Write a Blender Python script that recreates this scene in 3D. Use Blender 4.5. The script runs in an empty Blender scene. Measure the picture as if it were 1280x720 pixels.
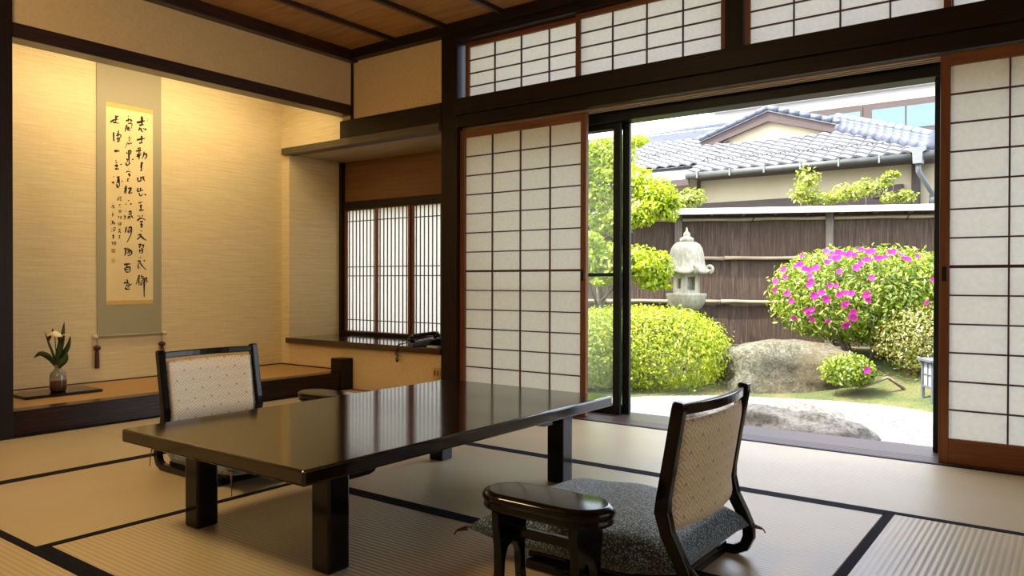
import bpy, bmesh, math, random
import numpy as np
from mathutils import Vector, Matrix, noise

SC = bpy.context.scene
COL = SC.collection
PI = math.pi
rnd = random.Random(7)

# ------------------------------------------------------------------ camera
def make_camera():
    yaw, pitch, roll = math.radians(36.451), math.radians(-0.4306), math.radians(0.125)
    cy, sy, cp, sp = math.cos(yaw), math.sin(yaw), math.cos(pitch), math.sin(pitch)
    f = Vector((-sy * cp, cy * cp, sp)); r = Vector((cy, sy, 0)); u = r.cross(f)
    r2 = r * math.cos(roll) + u * math.sin(roll); u2 = u * math.cos(roll) - r * math.sin(roll)
    cd = bpy.data.cameras.new('camera'); co = bpy.data.objects.new('camera', cd)
    COL.objects.link(co)
    m = Matrix((r2, u2, -f)).transposed().to_4x4(); m.translation = (0, 0, 0.82)
    co.matrix_world = m
    cd.sensor_width = 36.0; cd.lens = 950.2 / 1280 * 36; cd.clip_start = 0.05; cd.clip_end = 300
    SC.camera = co
make_camera()

# ------------------------------------------------------------------ sky, sun, exposure
W = bpy.data.worlds.new('sky'); SC.world = W; W.use_nodes = True
sky = W.node_tree.nodes.new('ShaderNodeTexSky'); sky.sky_type = 'NISHITA'; sky.sun_disc = False
sky.sun_elevation = math.radians(55); sky.sun_rotation = math.radians(222); sky.air_density = 1.0; sky.dust_density = 5.0; sky.ozone_density = 1.0
W.node_tree.links.new(sky.outputs[0], W.node_tree.nodes['Background'].inputs[0])
W.node_tree.nodes['Background'].inputs[1].default_value = 0.85
haze = W.node_tree.nodes.new('ShaderNodeBackground'); haze.inputs[0].default_value = (0.96, 0.97, 1.0, 1); haze.inputs[1].default_value = 3.2
add = W.node_tree.nodes.new('ShaderNodeAddShader')
W.node_tree.links.new(W.node_tree.nodes['Background'].outputs[0], add.inputs[0]); W.node_tree.links.new(haze.outputs[0], add.inputs[1])
W.node_tree.links.new(add.outputs[0], W.node_tree.nodes['World Output'].inputs[0])
sd = bpy.data.lights.new('sun', 'SUN'); sd.energy = 14.0; sd.angle = math.radians(0.6); sd.color = (1, 0.95, 0.85)
so = bpy.data.objects.new('sun', sd); COL.objects.link(so); so.location = (-3, -4, 12)
so.rotation_euler = Vector((-0.38, -0.42, 0.82)).to_track_quat('Z', 'Y').to_euler()
vs = SC.view_settings
vs.view_transform = 'Standard'; vs.look = 'None'; vs.gamma = 1.0; vs.use_curve_mapping = False
vs.exposure = 0.0
SC.cycles.max_bounces = 10; SC.cycles.diffuse_bounces = 6; SC.cycles.glossy_bounces = 5
SC.cycles.transmission_bounces = 6; SC.cycles.transparent_max_bounces = 8
SC.cycles.sample_clamp_indirect = 8.0

# ------------------------------------------------------------------ helpers
def lin(r, g, b):
    def c(v):
        v /= 255.0
        return v / 12.92 if v <= 0.04045 else ((v + 0.055) / 1.055) ** 2.4
    return (c(r), c(g), c(b))

class N:
    """small node-tree writer"""
    def __init__(s, name):
        s.m = bpy.data.materials.new(name); s.m.use_nodes = True
        s.t = s.m.node_tree; s.t.nodes.clear()
        s.out = s.n('OutputMaterial')
    def n(s, kind, **kw):
        nd = s.t.nodes.new('ShaderNode' + kind)
        for k, v in kw.items(): setattr(nd, k, v)
        return nd
    def l(s, a, b): s.t.links.new(a, b)
    def put(s, sock, v):
        if hasattr(v, 'links'): s.l(v, sock)
        elif v is not None:
            if isinstance(v, (tuple, list)) and len(v) == 3 and sock.type == 'RGBA': v = (*v, 1)
            sock.default_value = v
    def math(s, op, a, b=None, c=None, clamp=False):
        nd = s.n('Math', operation=op, use_clamp=clamp)
        for i, v in enumerate((a, b, c)):
            if v is not None: s.put(nd.inputs[i], v)
        return nd.outputs[0]
    def coord(s, scale=(1, 1, 1), kind='Object', rot=(0, 0, 0)):
        tc = s.n('TexCoord'); mp = s.n('Mapping'); s.l(tc.outputs[kind], mp.inputs[0])
        mp.inputs['Scale'].default_value = scale; mp.inputs['Rotation'].default_value = rot
        return mp.outputs[0]
    def noise(s, vec, scale=5, detail=4, rough=.55, dist=0):
        nd = s.n('TexNoise'); s.l(vec, nd.inputs['Vector'])
        nd.inputs['Scale'].default_value = scale; nd.inputs['Detail'].default_value = detail
        nd.inputs['Roughness'].default_value = rough; nd.inputs['Distortion'].default_value = dist
        return nd.outputs['Fac']
    def ramp(s, fac, stops, interp='LINEAR'):
        nd = s.n('ValToRGB'); nd.color_ramp.interpolation = interp
        el = nd.color_ramp.elements
        while len(el) < len(stops): el.new(0.5)
        for e, (p, c) in zip(el, stops): e.position = p; e.color = (*c, 1)
        s.put(nd.inputs[0], fac); return nd.outputs[0]
    def mix(s, fac, a, b, blend='MIX'):
        nd = s.n('Mix', data_type='RGBA', blend_type=blend)
        s.put(nd.inputs[0], fac); s.put(nd.inputs[6], a); s.put(nd.inputs[7], b); return nd.outputs[2]
    def bump(s, h, strength=.3, dist=.01):
        nd = s.n('Bump'); nd.inputs['Strength'].default_value = strength; nd.inputs['Distance'].default_value = dist
        s.l(h, nd.inputs['Height']); return nd.outputs[0]
    def pbr(s, col, rough=.5, normal=None, metal=0, coat=0, spec=.5, sheen=0):
        p = s.n('BsdfPrincipled'); s.put(p.inputs['Base Color'], col); s.put(p.inputs['Roughness'], rough)
        p.inputs['Metallic'].default_value = metal; p.inputs['Coat Weight'].default_value = coat
        p.inputs['Coat Roughness'].default_value = .08
        p.inputs['Specular IOR Level'].default_value = spec; p.inputs['Sheen Weight'].default_value = sheen
        if normal is not None: s.l(normal, p.inputs['Normal'])
        s.l(p.outputs[0], s.out.inputs[0]); return s.m

def simple(name, c1, c2=None, rough=.5, scale=(1, 1, 1), ns=6, lo=.35, hi=.65, bump=0, dist=.005, detail=5, **kw):
    n = N(name)
    if c2 is None: c2 = tuple(v * .85 for v in c1)
    f = n.noise(n.coord(scale), ns, detail)
    return n.pbr(n.ramp(f, [(lo, c2), (hi, c1)]), rough, n.bump(f, bump, dist) if bump else None, **kw)

M = {}
def materials():
    # dark stained timber of posts and beams
    M['dark_wood'] = simple('dark_wood', (.017, .008, .005), (.008, .004, .003), .42, (30, 30, 1.2), 3, bump=.1, dist=.002, spec=.22)
    M['dark_wood_x'] = simple('dark_wood_lengthwise', (.019, .009, .005), (.008, .004, .003), .42, (1.2, 30, 30), 3, bump=.1, dist=.002, spec=.22)
    M['dark_wood_y'] = simple('dark_wood_grain', (.045, .017, .009), (.008, .003, .003), .33, (30, 1.6, 30), 2.2, bump=.1, dist=.002)
    M['gamachi'] = simple('polished_dark_wood', (.024, .008, .005), (.008, .003, .003), .22, (30, 1.2, 30), 3, spec=.3)
    M['cedar'] = simple('shoji_cedar', (.20, .066, .020), (.13, .040, .012), .42, (30, 30, 1.2), 3)
    M['cedar_x'] = simple('shoji_cedar_rail', (.20, .066, .020), (.12, .038, .012), .42, (1.2, 30, 30), 3)
    M['bar'] = simple('lattice_bar', (.085, .024, .014), (.060, .016, .010), .5)
    M['counter'] = simple('lacquered_counter', (.050, .020, .010), (.022, .009, .005), .14, (1.2, 25, 25), 3, coat=.5)
    M['sill'] = simple('worn_sill_wood', (.085, .045, .038), (.045, .022, .018), .35, (1.0, 30, 30), 3, bump=.1, dist=.002)
    M['tan_board'] = simple('tan_board', (.19, .080, .020), (.14, .056, .013), .5, (1.0, 20, 20), 2)
    M['lacquer'] = simple('black_lacquer', (.004, .004, .005), (.003, .003, .004), .12, ns=20, spec=.28)
    n = N('table_lacquer'); f = n.noise(n.coord((40, 2.5, 2)), 3, 3)
    M['table'] = n.pbr(n.ramp(f, [(.3, (.008, .005, .003)), (.7, (.018, .011, .006))]), .10, n.bump(n.noise(n.coord((14, 5, 5)), 2.5, 1), .035, .003), coat=.15, spec=.45)
    M['sash'] = simple('black_sash', (.007, .008, .009), (.005, .006, .007), .4, spec=.25)
    M['plaster'] = simple('sand_plaster', (.66, .50, .285), (.60, .45, .25), .9, ns=60, bump=.12, dist=.002)
    n = N('grasscloth'); v = n.coord((2, 2, 55)); f = n.noise(v, 2.2, 6, .6); g = n.noise(n.coord((60, 60, 3)), 4, 3)
    c = n.ramp(f, [(.3, (.60, .49, .265)), (.5, (.68, .565, .32)), (.7, (.76, .645, .385))])
    c = n.mix(.10, c, n.ramp(g, [(.35, (.35, .25, .12)), (.65, (.8, .62, .35))]))
    M['grasscloth'] = n.pbr(c, .55, n.bump(f, .25, .002), spec=.4)
    n = N('ceiling_board'); f = n.noise(n.coord((1.1, 9, 9)), 2.2, 6, .6, .6)
    M['ceiling'] = n.pbr(n.ramp(f, [(.3, (.27, .125, .038)), (.5, (.40, .20, .066)), (.7, (.48, .26, .095))]), .5)
    # tatami: ribs run along the mat's own x axis
    n = N('tatami'); tc = n.n('TexCoord'); sx = n.n('SeparateXYZ'); n.l(tc.outputs['Object'], sx.inputs[0])
    ph = n.math('MULTIPLY', sx.outputs[1], 2 * PI / .0185); rib = n.math('SINE', ph)
    rib01 = n.math('MULTIPLY_ADD', rib, .5, .5)
    fine = n.noise(n.coord((220, 60, 1)), 1.0, 3); big = n.noise(n.coord((1.2, 2.5, 1)), 1.3, 4)
    c = n.ramp(big, [(.3, (.50, .395, .225)), (.7, (.57, .465, .285))])
    c = n.mix(n.math('MULTIPLY', n.math('POWER', n.math('SUBTRACT', 1.0, rib01), 2.0), .55), c, (.27, .20, .10))
    c = n.mix(n.math('MULTIPLY', fine, .20), c, (.64, .56, .40))
    h = n.math('ADD', rib01, n.math('MULTIPLY', fine, .35))
    M['tatami'] = n.pbr(c, .36, n.bump(h, .45, .0018), spec=.75)
    M['border'] = simple('tatami_border', (.008, .009, .020), (.005, .005, .012), .85, ns=90, bump=.2, dist=.001, spec=.12)
    # paper
    n = N('shoji_paper'); f = n.noise(n.coord((1, 1, 1)), 45, 4)
    c = n.ramp(f, [(.35, (.80, .78, .68)), (.65, (.85, .84, .74))])
    d = n.n('BsdfDiffuse'); tr = n.n('BsdfTranslucent'); mx = n.n('MixShader'); mx.inputs[0].default_value = .30
    n.l(c, d.inputs[0]); n.l(c, tr.inputs[0]); n.l(d.outputs[0], mx.inputs[1]); n.l(tr.outputs[0], mx.inputs[2]); n.l(mx.outputs[0], n.out.inputs[0])
    M['paper'] = n.m
    M['bay_paper'] = n.m.copy(); M['bay_paper'].name = 'bay_paper'
    [x for x in M['bay_paper'].node_tree.nodes if x.type == 'MIX_SHADER'][0].inputs[0].default_value = .46
    n = N('window_glass'); tr = n.n('BsdfTransparent'); gl = n.n('BsdfGlossy'); gl.inputs['Roughness'].default_value = .02
    df = n.n('BsdfDiffuse'); df.inputs[0].default_value = (.7, .72, .7, 1); m0 = n.n('MixShader'); m0.inputs[0].default_value = .10  # whitish reflective haze of the panes mixed in as pale diffuse
    tr.inputs[0].default_value = (.90, .93, .91, 1)
    fr = n.n('Fresnel'); fr.inputs[0].default_value = 1.5; m1 = n.n('MixShader')
    n.l(tr.outputs[0], m0.inputs[1]); n.l(df.outputs[0], m0.inputs[2])
    n.l(fr.outputs[0], m1.inputs[0]); n.l(m0.outputs[0], m1.inputs[1]); n.l(gl.outputs[0], m1.inputs[2]); n.l(m1.outputs[0], n.out.inputs[0])
    M['glass'] = n.m
    # scroll
    M['scroll_cloth'] = simple('scroll_silk', (.36, .33, .215), (.31, .285, .185), .7, ns=140, bump=.1, dist=.001)
    M['scroll_paper'] = simple('scroll_paper', (.80, .66, .36), (.74, .60, .31), .8, ns=5)
    M['gold_band'] = simple('gold_brocade', (.68, .45, .12), (.54, .34, .07), .5, ns=120)
    M['ink'] = simple('ink', (.012, .010, .009), (.02, .017, .014), .7)
    M['seal_red'] = simple('seal_red', (.42, .17, .05), (.55, .30, .10), .8, ns=90)
    M['seal_faint'] = simple('seal_faint', (.50, .38, .20), (.58, .46, .25), .8, ns=90)
    M['ivory'] = simple('ivory', (.70, .58, .38), None, .4)
    M['maroon'] = simple('maroon_cord', (.055, .012, .008), (.03, .007, .005), .5, ns=60)
    # chair cloth: diagonal basket weave of fine lines with small squares
    n = N('basket_brocade'); tc = n.n('TexCoord'); mp = n.n('Mapping'); n.l(tc.outputs['UV'], mp.inputs[0])
    mp.inputs['Rotation'].default_value = (0, 0, PI / 4); mp.inputs['Scale'].default_value = (1 / .030,) * 3
    s = n.n('SeparateXYZ'); n.l(mp.outputs[0], s.inputs[0]); u, v = s.outputs[0], s.outputs[1]
    ck = n.math('FLOORED_MODULO', n.math('ADD', n.math('FLOOR', u), n.math('FLOOR', v)), 2.0)
    su = n.math('GREATER_THAN', n.math('SINE', n.math('MULTIPLY', u, 2 * PI * 3)), .25)
    sv = n.math('GREATER_THAN', n.math('SINE', n.math('MULTIPLY', v, 2 * PI * 3)), .25)
    stripe = n.math('ADD', n.math('MULTIPLY', su, ck), n.math('MULTIPLY', sv, n.math('SUBTRACT', 1.0, ck)))
    fu = n.math('ABSOLUTE', n.math('SUBTRACT', n.math('FRACT', n.math('MULTIPLY', u, .5)), .5))
    fv = n.math('ABSOLUTE', n.math('SUBTRACT', n.math('FRACT', n.math('MULTIPLY', v, .5)), .5))
    dot = n.math('MULTIPLY', n.math('LESS_THAN', fu, .075), n.math('LESS_THAN', fv, .075))
    c = n.mix(stripe, (.80, .69, .52), (.60, .46, .27)); c = n.mix(dot, c, (.44, .31, .14))
    M['brocade'] = n.pbr(c, .55, n.bump(stripe, .25, .001), sheen=.2)
    # cushion: navy ground, small pale blossoms
    n = N('floral_cushion'); v = n.coord((1, 1, 1)); vo = n.n('TexVoronoi'); n.l(v, vo.inputs['Vector']); vo.inputs['Scale'].default_value = 170
    ns = n.noise(v, 150, 3); thr = n.math('ADD', vo.outputs['Distance'], n.math('MULTIPLY', ns, .35))
    c = n.ramp(thr, [(.42, (.38, .50, .60)), (.52, (.20, .31, .41)), (.60, (.045, .10, .165)), (.85, (.018, .050, .092))])
    M['floral'] = n.pbr(c, .75, n.bump(ns, .3, .002), sheen=.3)
    M['phone'] = simple('black_plastic', (.010, .010, .011), None, .25)
    M['phone_grey'] = simple('grey_plastic', (.22, .22, .23), None, .4)
    M['plate'] = simple('outlet_plate', (.52, .36, .16), None, .5)
    n = N('vase_glaze'); tc = n.n('TexCoord'); s = n.n('SeparateXYZ'); n.l(tc.outputs['Object'], s.inputs[0])
    f = n.noise(n.coord((1, 1, 1)), 28, 3); h = n.math('ADD', s.outputs[2], n.math('MULTIPLY', f, .03))
    c = n.ramp(n.math('MULTIPLY', h, 5.0), [(.12, (.055, .020, .010)), (.40, (.12, .045, .02)), (.44, (.32, .27, .21)), (.50, (.24, .215, .18)), (.9, (.20, .18, .155))])
    M['vase'] = n.pbr(c, .2, coat=.4)
    M['leaf_iris'] = simple('orchid_leaf', (.045, .10, .022), (.022, .055, .012), .35, ns=15)
    M['petal'] = simple('cream_petal', (.85, .78, .50), (.80, .70, .36), .5, ns=20)
    M['petal_dark'] = simple('maroon_petal', (.10, .008, .018), (.05, .004, .010), .5, ns=30)
    # outdoors
    n = N('gravel'); vo = n.n('TexVoronoi'); n.l(n.coord((1, 1, 1)), vo.inputs['Vector']); vo.inputs['Scale'].default_value = 55
    big = n.noise(n.coord((1, 1, 1)), .9, 3)
    c = n.mix(.75, n.ramp(big, [(.3, (.095, .100, .104)), (.7, (.15, .152, .15))]), vo.outputs['Color'], 'SOFT_LIGHT')
    M['gravel'] = n.pbr(c, .9, n.bump(vo.outputs['Distance'], .8, .012))
    n = N('moss'); f = n.noise(n.coord((1, 1, 1)), 2.6, 5, .6); g = n.noise(n.coord((1, 1, 1)), 45, 4)
    c = n.ramp(f, [(.36, (.10, .075, .035)), (.47, (.060, .068, .014)), (.60, (.020, .042, .006))])
    c = n.mix(.35, c, n.ramp(g, [(.3, (.018, .020, .008)), (.7, (.15, .165, .04))]))
    M['moss'] = n.pbr(c, .95, n.bump(g, .8, .03))
    n = N('boulder'); v = n.coord((1, 1, 1)); f = n.noise(v, 3.2, 8, .65); g = n.noise(v, 16, 6, .7)
    c = n.ramp(f, [(.32, (.030, .026, .015)), (.44, (.085, .068, .030)), (.55, (.090, .090, .055)), (.68, (.13, .135, .10))])
    c = n.mix(.5, c, n.ramp(g, [(.38, (.016, .016, .010)), (.5, (.080, .082, .052)), (.64, (.21, .215, .17))]))
    cr = n.n('TexVoronoi', feature='DISTANCE_TO_EDGE'); n.l(v, cr.inputs['Vector']); cr.inputs['Scale'].default_value = 2.6
    fine = n.noise(v, 42, 6, .75); c = n.mix(n.math('MULTIPLY', n.math('GREATER_THAN', fine, .56), .5), c, (.20, .205, .165)); c = n.mix(n.math('MULTIPLY', n.math('LESS_THAN', fine, .42), .6), c, (.028, .027, .018))
    c = n.mix(n.ramp(n.noise(v, 1.7, 3), [(.45, (0, 0, 0)), (.6, (.6, .6, .6))]), c, (.085, .056, .020))
    M['boulder'] = n.pbr(c, .9, n.bump(n.math('ADD', g, n.math('MULTIPLY', fine, .5)), .8, .04))
    n = N('step_stone'); v = n.coord((1, 1, 1)); f = n.noise(v, 5, 8, .65); g = n.noise(v, 24, 6, .7)
    c = n.mix(.6, n.ramp(f, [(.35, (.10, .088, .07)), (.65, (.22, .20, .165))]), n.ramp(g, [(.38, (.035, .032, .026)), (.6, (.25, .23, .19))]))
    M['step_stone'] = n.pbr(c, .9, n.bump(g, .7, .03))
    n = N('lantern_stone'); v = n.coord((1, 1, 1)); f = n.noise(v, 7, 6, .6); g = n.noise(n.coord((14, 14, 2.5)), 3, 4)
    c = n.mix(.45, n.ramp(f, [(.35, (.22, .21, .13)), (.65, (.38, .36, .29))]), n.ramp(g, [(.35, (.20, .19, .12)), (.6, (.42, .40, .33))]))
    M['lantern_stone'] = n.pbr(c, .9, n.bump(f, .4, .01))
    n = N('cedar_bark'); v = n.coord((22, 22, 1.3)); f = n.noise(v, 2.5, 8, .65, .4); oi = n.n('ObjectInfo')
    c = n.ramp(f, [(.3, (.014, .008, .005)), (.5, (.052, .032, .021)), (.68, (.105, .070, .048))])
    c = n.mix(n.math('MULTIPLY', oi.outputs['Random'], .4), c, (.045, .025, .015))
    M['bark'] = n.pbr(c, .9, n.bump(f, .9, .02))
    M['fence_post'] = simple('weathered_post', (.14, .115, .095), (.08, .062, .05), .85, (18, 18, 1), 3, bump=.3)
    M['bamboo'] = simple('bamboo_pole', (.28, .225, .15), (.19, .15, .095), .55, (1, 10, 10), 4)
    M['cap_metal'] = simple('cap_metal', (.30, .29, .30), (.25, .24, .25), .5, (1, 6, 6), 2)
    M['rope'] = simple('black_rope', (.02, .018, .015), None, .9)
    n = N('roof_tile'); oi = n.n('ObjectInfo'); f = n.noise(n.coord((1, 1, 1)), 9, 3)
    c = n.mix(oi.outputs['Random'], (.125, .130, .142), (.18, .185, .20)); c = n.mix(n.math('MULTIPLY', f, .4), c, (.11, .114, .125))
    M['tile'] = n.pbr(c, .42)
    M['ridge_tile'] = simple('ridge_tile', (.065, .080, .115), (.045, .055, .080), .35)  # slate grey with the sky's blue reflection put into the colour
    M['house_wall'] = simple('cream_render', (.36, .315, .22), (.33, .29, .20), .9, ns=2)
    M['house_white'] = simple('white_render', (.42, .42, .415), (.39, .39, .385), .9, ns=2)
    M['house_brown'] = simple('brown_board', (.040, .025, .022), (.028, .017, .015), .7, (1, 8, 8), 3)
    M['gutter'] = simple('gutter_metal', (.040, .045, .040), (.028, .030, .027), .5)
    M['pipe'] = simple('grey_pipe', (.10, .115, .12), None, .45)
    M['pent'] = simple('sheet_roof', (.34, .34, .33), None, .5)
    M['blue_pane'] = simple('sky_pane', (.085, .145, .20), (.075, .13, .18), .3, spec=.2)  # blue sky reflection painted into the pane colour
    M['lamp_frame'] = simple('grey_lamp_frame', (.075, .085, .10), None, .5)
    M['lamp_panel'] = simple('white_lamp_panel', (.26, .28, .28), None, .5)
    M['twig'] = simple('twig_bark', (.17, .13, .095), (.09, .065, .045), .9, (10, 10, 3), 5)
    M['stucco_base'] = simple('stucco_base', (.25, .24, .22), None, .9)
    def leaf(name, a, b, trans=.45, c3=None):
        n = N(name); g = n.n('NewGeometry'); st = [(0.0, a), (1.0, b)] if c3 is None else [(0, a), (.6, b), (1.0, c3)]
        c = n.ramp(g.outputs['Random Per Island'], st)
        d = n.n('BsdfDiffuse'); t = n.n('BsdfTranslucent'); gl = n.n('BsdfGlossy'); gl.inputs['Roughness'].default_value = .45
        n.l(c, d.inputs[0]); n.l(c, t.inputs[0]); m = n.n('MixShader'); m.inputs[0].default_value = trans
        n.l(d.outputs[0], m.inputs[1]); n.l(t.outputs[0], m.inputs[2])
        m2 = n.n('MixShader'); m2.inputs[0].default_value = .05; n.l(m.outputs[0], m2.inputs[1]); n.l(gl.outputs[0], m2.inputs[2])
        n.l(m2.outputs[0], n.out.inputs[0]); return n.m
    M['leaf_hedge'] = leaf('hedge_leaf', (.20, .30, .004), (.40, .44, .010), .45)
    M['leaf_tree'] = leaf('tree_leaf', (.26, .38, .004), (.46, .52, .012), .5)
    M['leaf_azalea'] = leaf('azalea_leaf', (.055, .13, .008), (.30, .36, .012), .42)
    M['leaf_bush'] = leaf('bush_leaf', (.10, .14, .012), (.23, .25, .035), .4, (.20, .14, .06))
    M['leaf_maple'] = leaf('maple_leaf', (.17, .25, .012), (.32, .33, .04), .5)
    n = N('azalea_petal'); oi = n.n('ObjectInfo'); c = n.mix(oi.outputs['Random'], (.34, .022, .20), (.50, .060, .30))
    d = n.n('BsdfDiffuse'); t = n.n('BsdfTranslucent'); m = n.n('MixShader'); m.inputs[0].default_value = .35
    n.l(c, d.inputs[0]); n.l(c, t.inputs[0]); n.l(d.outputs[0], m.inputs[1]); n.l(t.outputs[0], m.inputs[2]); n.l(m.outputs[0], n.out.inputs[0])
    M['flower'] = n.m
    def glow(name, col, st):
        n = N(name); e = n.n('Emission'); e.inputs[0].default_value = (*col, 1); e.inputs[1].default_value = st
        n.l(e.outputs[0], n.out.inputs[0]); return n.m
    M['tube_glow'] = glow('tube_glow', (1, .74, .40), 20)
    M['fill_glow'] = glow('fill_lamp_glow', (1, .74, .38), 42)  # glow of the added pendant, warm fill for the room
materials()

class MB:
    """collects shapes of ONE piece; build() links them as one mesh object"""
    def __init__(s): s.v = []; s.f = []; s.uv = None
    def add(s, vs, fs):
        o = len(s.v); s.v += [tuple(v) for v in vs]; s.f += [tuple(i + o for i in f) for f in fs]; return s
    def box(s, a, b):
        x0, y0, z0 = a; x1, y1, z1 = b
        return s.add([(x0, y0, z0), (x1, y0, z0), (x1, y1, z0), (x0, y1, z0), (x0, y0, z1), (x1, y0, z1), (x1, y1, z1), (x0, y1, z1)],
                     [(0, 3, 2, 1), (4, 5, 6, 7), (0, 1, 5, 4), (1, 2, 6, 5), (2, 3, 7, 6), (3, 0, 4, 7)])
    def prism(s, poly, a, b, axis=1):
        """polygon in the two other axes (in cyclic order kept as given), extruded along axis from a to b"""
        def p(q, t):
            if axis == 0: return (t, q[0], q[1])
            if axis == 1: return (q[0], t, q[1])
            return (q[0], q[1], t)
        n = len(poly)
        return s.add([p(q, a) for q in poly] + [p(q, b) for q in poly],
                     [tuple(range(n))[::-1], tuple(range(n, 2 * n))] + [(i, (i + 1) % n, n + (i + 1) % n, n + i) for i in range(n)])
    def strip(s, pts, w, a, b, axis=1):
        """bar of width w that follows 2-D points, extruded along axis"""
        L, R = [], []
        for i, p in enumerate(pts):
            q0 = pts[max(i - 1, 0)]; q1 = pts[min(i + 1, len(pts) - 1)]
            d = Vector((q1[0] - q0[0], q1[1] - q0[1])).normalized(); nn = Vector((-d.y, d.x))
            ww = w[i] if isinstance(w, (list, tuple)) else w
            L.append((p[0] + nn.x * ww / 2, p[1] + nn.y * ww / 2)); R.append((p[0] - nn.x * ww / 2, p[1] - nn.y * ww / 2))
        def P(q, t): return (t, q[0], q[1]) if axis == 0 else (q[0], t, q[1]) if axis == 1 else (q[0], q[1], t)
        n = len(pts); o = len(s.v)
        for t in (a, b): s.v += [P(q, t) for q in L] + [P(q, t) for q in R]
        f = []
        for i in range(n - 1):
            f += [(i, i + 1, n + i + 1, n + i), (2 * n + i, 3 * n + i, 3 * n + i + 1, 2 * n + i + 1),
                  (i, 2 * n + i, 2 * n + i + 1, i + 1), (n + i, n + i + 1, 3 * n + i + 1, 3 * n + i)]
        f += [(0, n, 3 * n, 2 * n), (n - 1, 3 * n - 1, 4 * n - 1, 2 * n - 1)]
        s.f += [tuple(o + i for i in q) for q in f]; return s
    def tube(s, pts, rad, seg=8, cap=True):
        pts = [Vector(p) for p in pts]; rings = []; up = None
        for i, p in enumerate(pts):
            d = (pts[min(i + 1, len(pts) - 1)] - pts[max(i - 1, 0)]).normalized()
            if up is None: up = d.orthogonal().normalized()
            up = (up - d * up.dot(d)).normalized(); sd = d.cross(up)
            r = rad[i] if isinstance(rad, (list, tuple)) else rad
            rings.append([p + (up * math.cos(2 * PI * k / seg) + sd * math.sin(2 * PI * k / seg)) * r for k in range(seg)])
        vs = [v for r in rings for v in r]; f = []
        for i in range(len(pts) - 1):
            for k in range(seg): f.append((i * seg + k, i * seg + (k + 1) % seg, (i + 1) * seg + (k + 1) % seg, (i + 1) * seg + k))
        if cap: f += [tuple(range(seg))[::-1], tuple(range(len(vs) - seg, len(vs)))]
        return s.add(vs, f)
    def lathe(s, prof, seg=24, ctr=(0, 0), sq=None):
        vs = []; f = []
        for r, z in prof:
            for k in range(seg):
                a = 2 * PI * k / seg; rr = r if sq is None else r * sq(a, z)
                vs.append((ctr[0] + rr * math.cos(a), ctr[1] + rr * math.sin(a), z))
        for i in range(len(prof) - 1):
            for k in range(seg): f.append((i * seg + k, i * seg + (k + 1) % seg, (i + 1) * seg + (k + 1) % seg, (i + 1) * seg + k))
        f += [tuple(range(seg))[::-1], tuple(range(len(vs) - seg, len(vs)))]
        return s.add(vs, f)
    def grid(s, fn, nu, nv):
        vs = [fn(i / nu, j / nv) for i in range(nu + 1) for j in range(nv + 1)]
        return s.add(vs, [(i * (nv + 1) + j, (i + 1) * (nv + 1) + j, (i + 1) * (nv + 1) + j + 1, i * (nv + 1) + j + 1) for i in range(nu) for j in range(nv)])
    def build(s, name, mat, parent=None, origin=None, smooth=False, bevel=0, seg=2, fix=True, auto=None):
        if origin is None:
            if parent is not None: origin = (0, 0, 0)
            else:
                a = np.array(s.v); lo, hi = a.min(0), a.max(0); origin = ((lo[0] + hi[0]) / 2, (lo[1] + hi[1]) / 2, lo[2])
        ox, oy, oz = origin
        me = bpy.data.meshes.new(name); me.from_pydata([(x - ox, y - oy, z - oz) for x, y, z in s.v], [], s.f)
        if s.uv is not None:
            ul = me.uv_layers.new(name='UVMap')
            for lp in me.loops: ul.data[lp.index].uv = s.uv[lp.vertex_index]
        if fix:
            bm = bmesh.new(); bm.from_mesh(me); bmesh.ops.recalc_face_normals(bm, faces=bm.faces); bm.to_mesh(me); bm.free()
        me.materials.append(M[mat] if isinstance(mat, str) else mat)
        if smooth: me.polygons.foreach_set('use_smooth', [True] * len(me.polygons))
        o = bpy.data.objects.new(name, me); COL.objects.link(o); o.location = origin
        if parent is not None: o.parent = parent
        if bevel:
            b = o.modifiers.new('edge', 'BEVEL'); b.width = bevel; b.segments = seg; b.limit_method = 'ANGLE'; b.angle_limit = math.radians(40)
        return o

def tag(o, label=None, cat=None, group=None, kind=None):
    if label: o['label'] = label
    if cat: o['category'] = cat
    if group: o['group'] = group
    if kind: o['kind'] = kind
    return o
def thing(name, label, cat, loc=(0, 0, 0), rz=0, group=None):
    o = bpy.data.objects.new(name, None); COL.objects.link(o); o.location = loc; o.rotation_euler = (0, 0, rz)
    o.empty_display_size = .1
    return tag(o, label, cat, group)
def struct(o, label, cat=None): return tag(o, label, cat, kind='structure')
def sroot(name, label, loc=(0, 0, 0), rz=0, cat=None):
    o = bpy.data.objects.new(name, None); COL.objects.link(o); o.location = loc; o.rotation_euler = (0, 0, rz); o.empty_display_size = .1
    return struct(o, label, cat)
def B(name, a, b, mat, parent=None, bevel=0, **kw): return MB().box(a, b).build(name, mat, parent, bevel=bevel, **kw)
def share(o, name, parent, loc, rot=(0, 0, 0), scale=None):
    c = bpy.data.objects.new(name, o.data if hasattr(o, 'data') else o); COL.objects.link(c); c.parent = parent; c.location = loc; c.rotation_euler = rot
    if scale: c.scale = scale
    return c
M['tan_mat'] = simple('tan_matting', (.46, .27, .09), (.40, .225, .070), .45, (60, 3, 3), 3, bump=.1, dist=.001)
M['pale_board'] = simple('pale_board', (.40, .31, .18), (.33, .25, .14), .5, (1, 12, 12), 2)
M['bay_header'] = simple('bay_header', (.085, .062, .036), (.055, .039, .022), .4, (1, 25, 25), 3)
M['groove'] = simple('lit_runner', (.42, .30, .16), None, .5)  # light from outside on the runners is put into this pale colour
M['eave'] = simple('eave_boards', (.30, .19, .09), (.24, .15, .07), .7, (12, 1, 1), 3)
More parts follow.
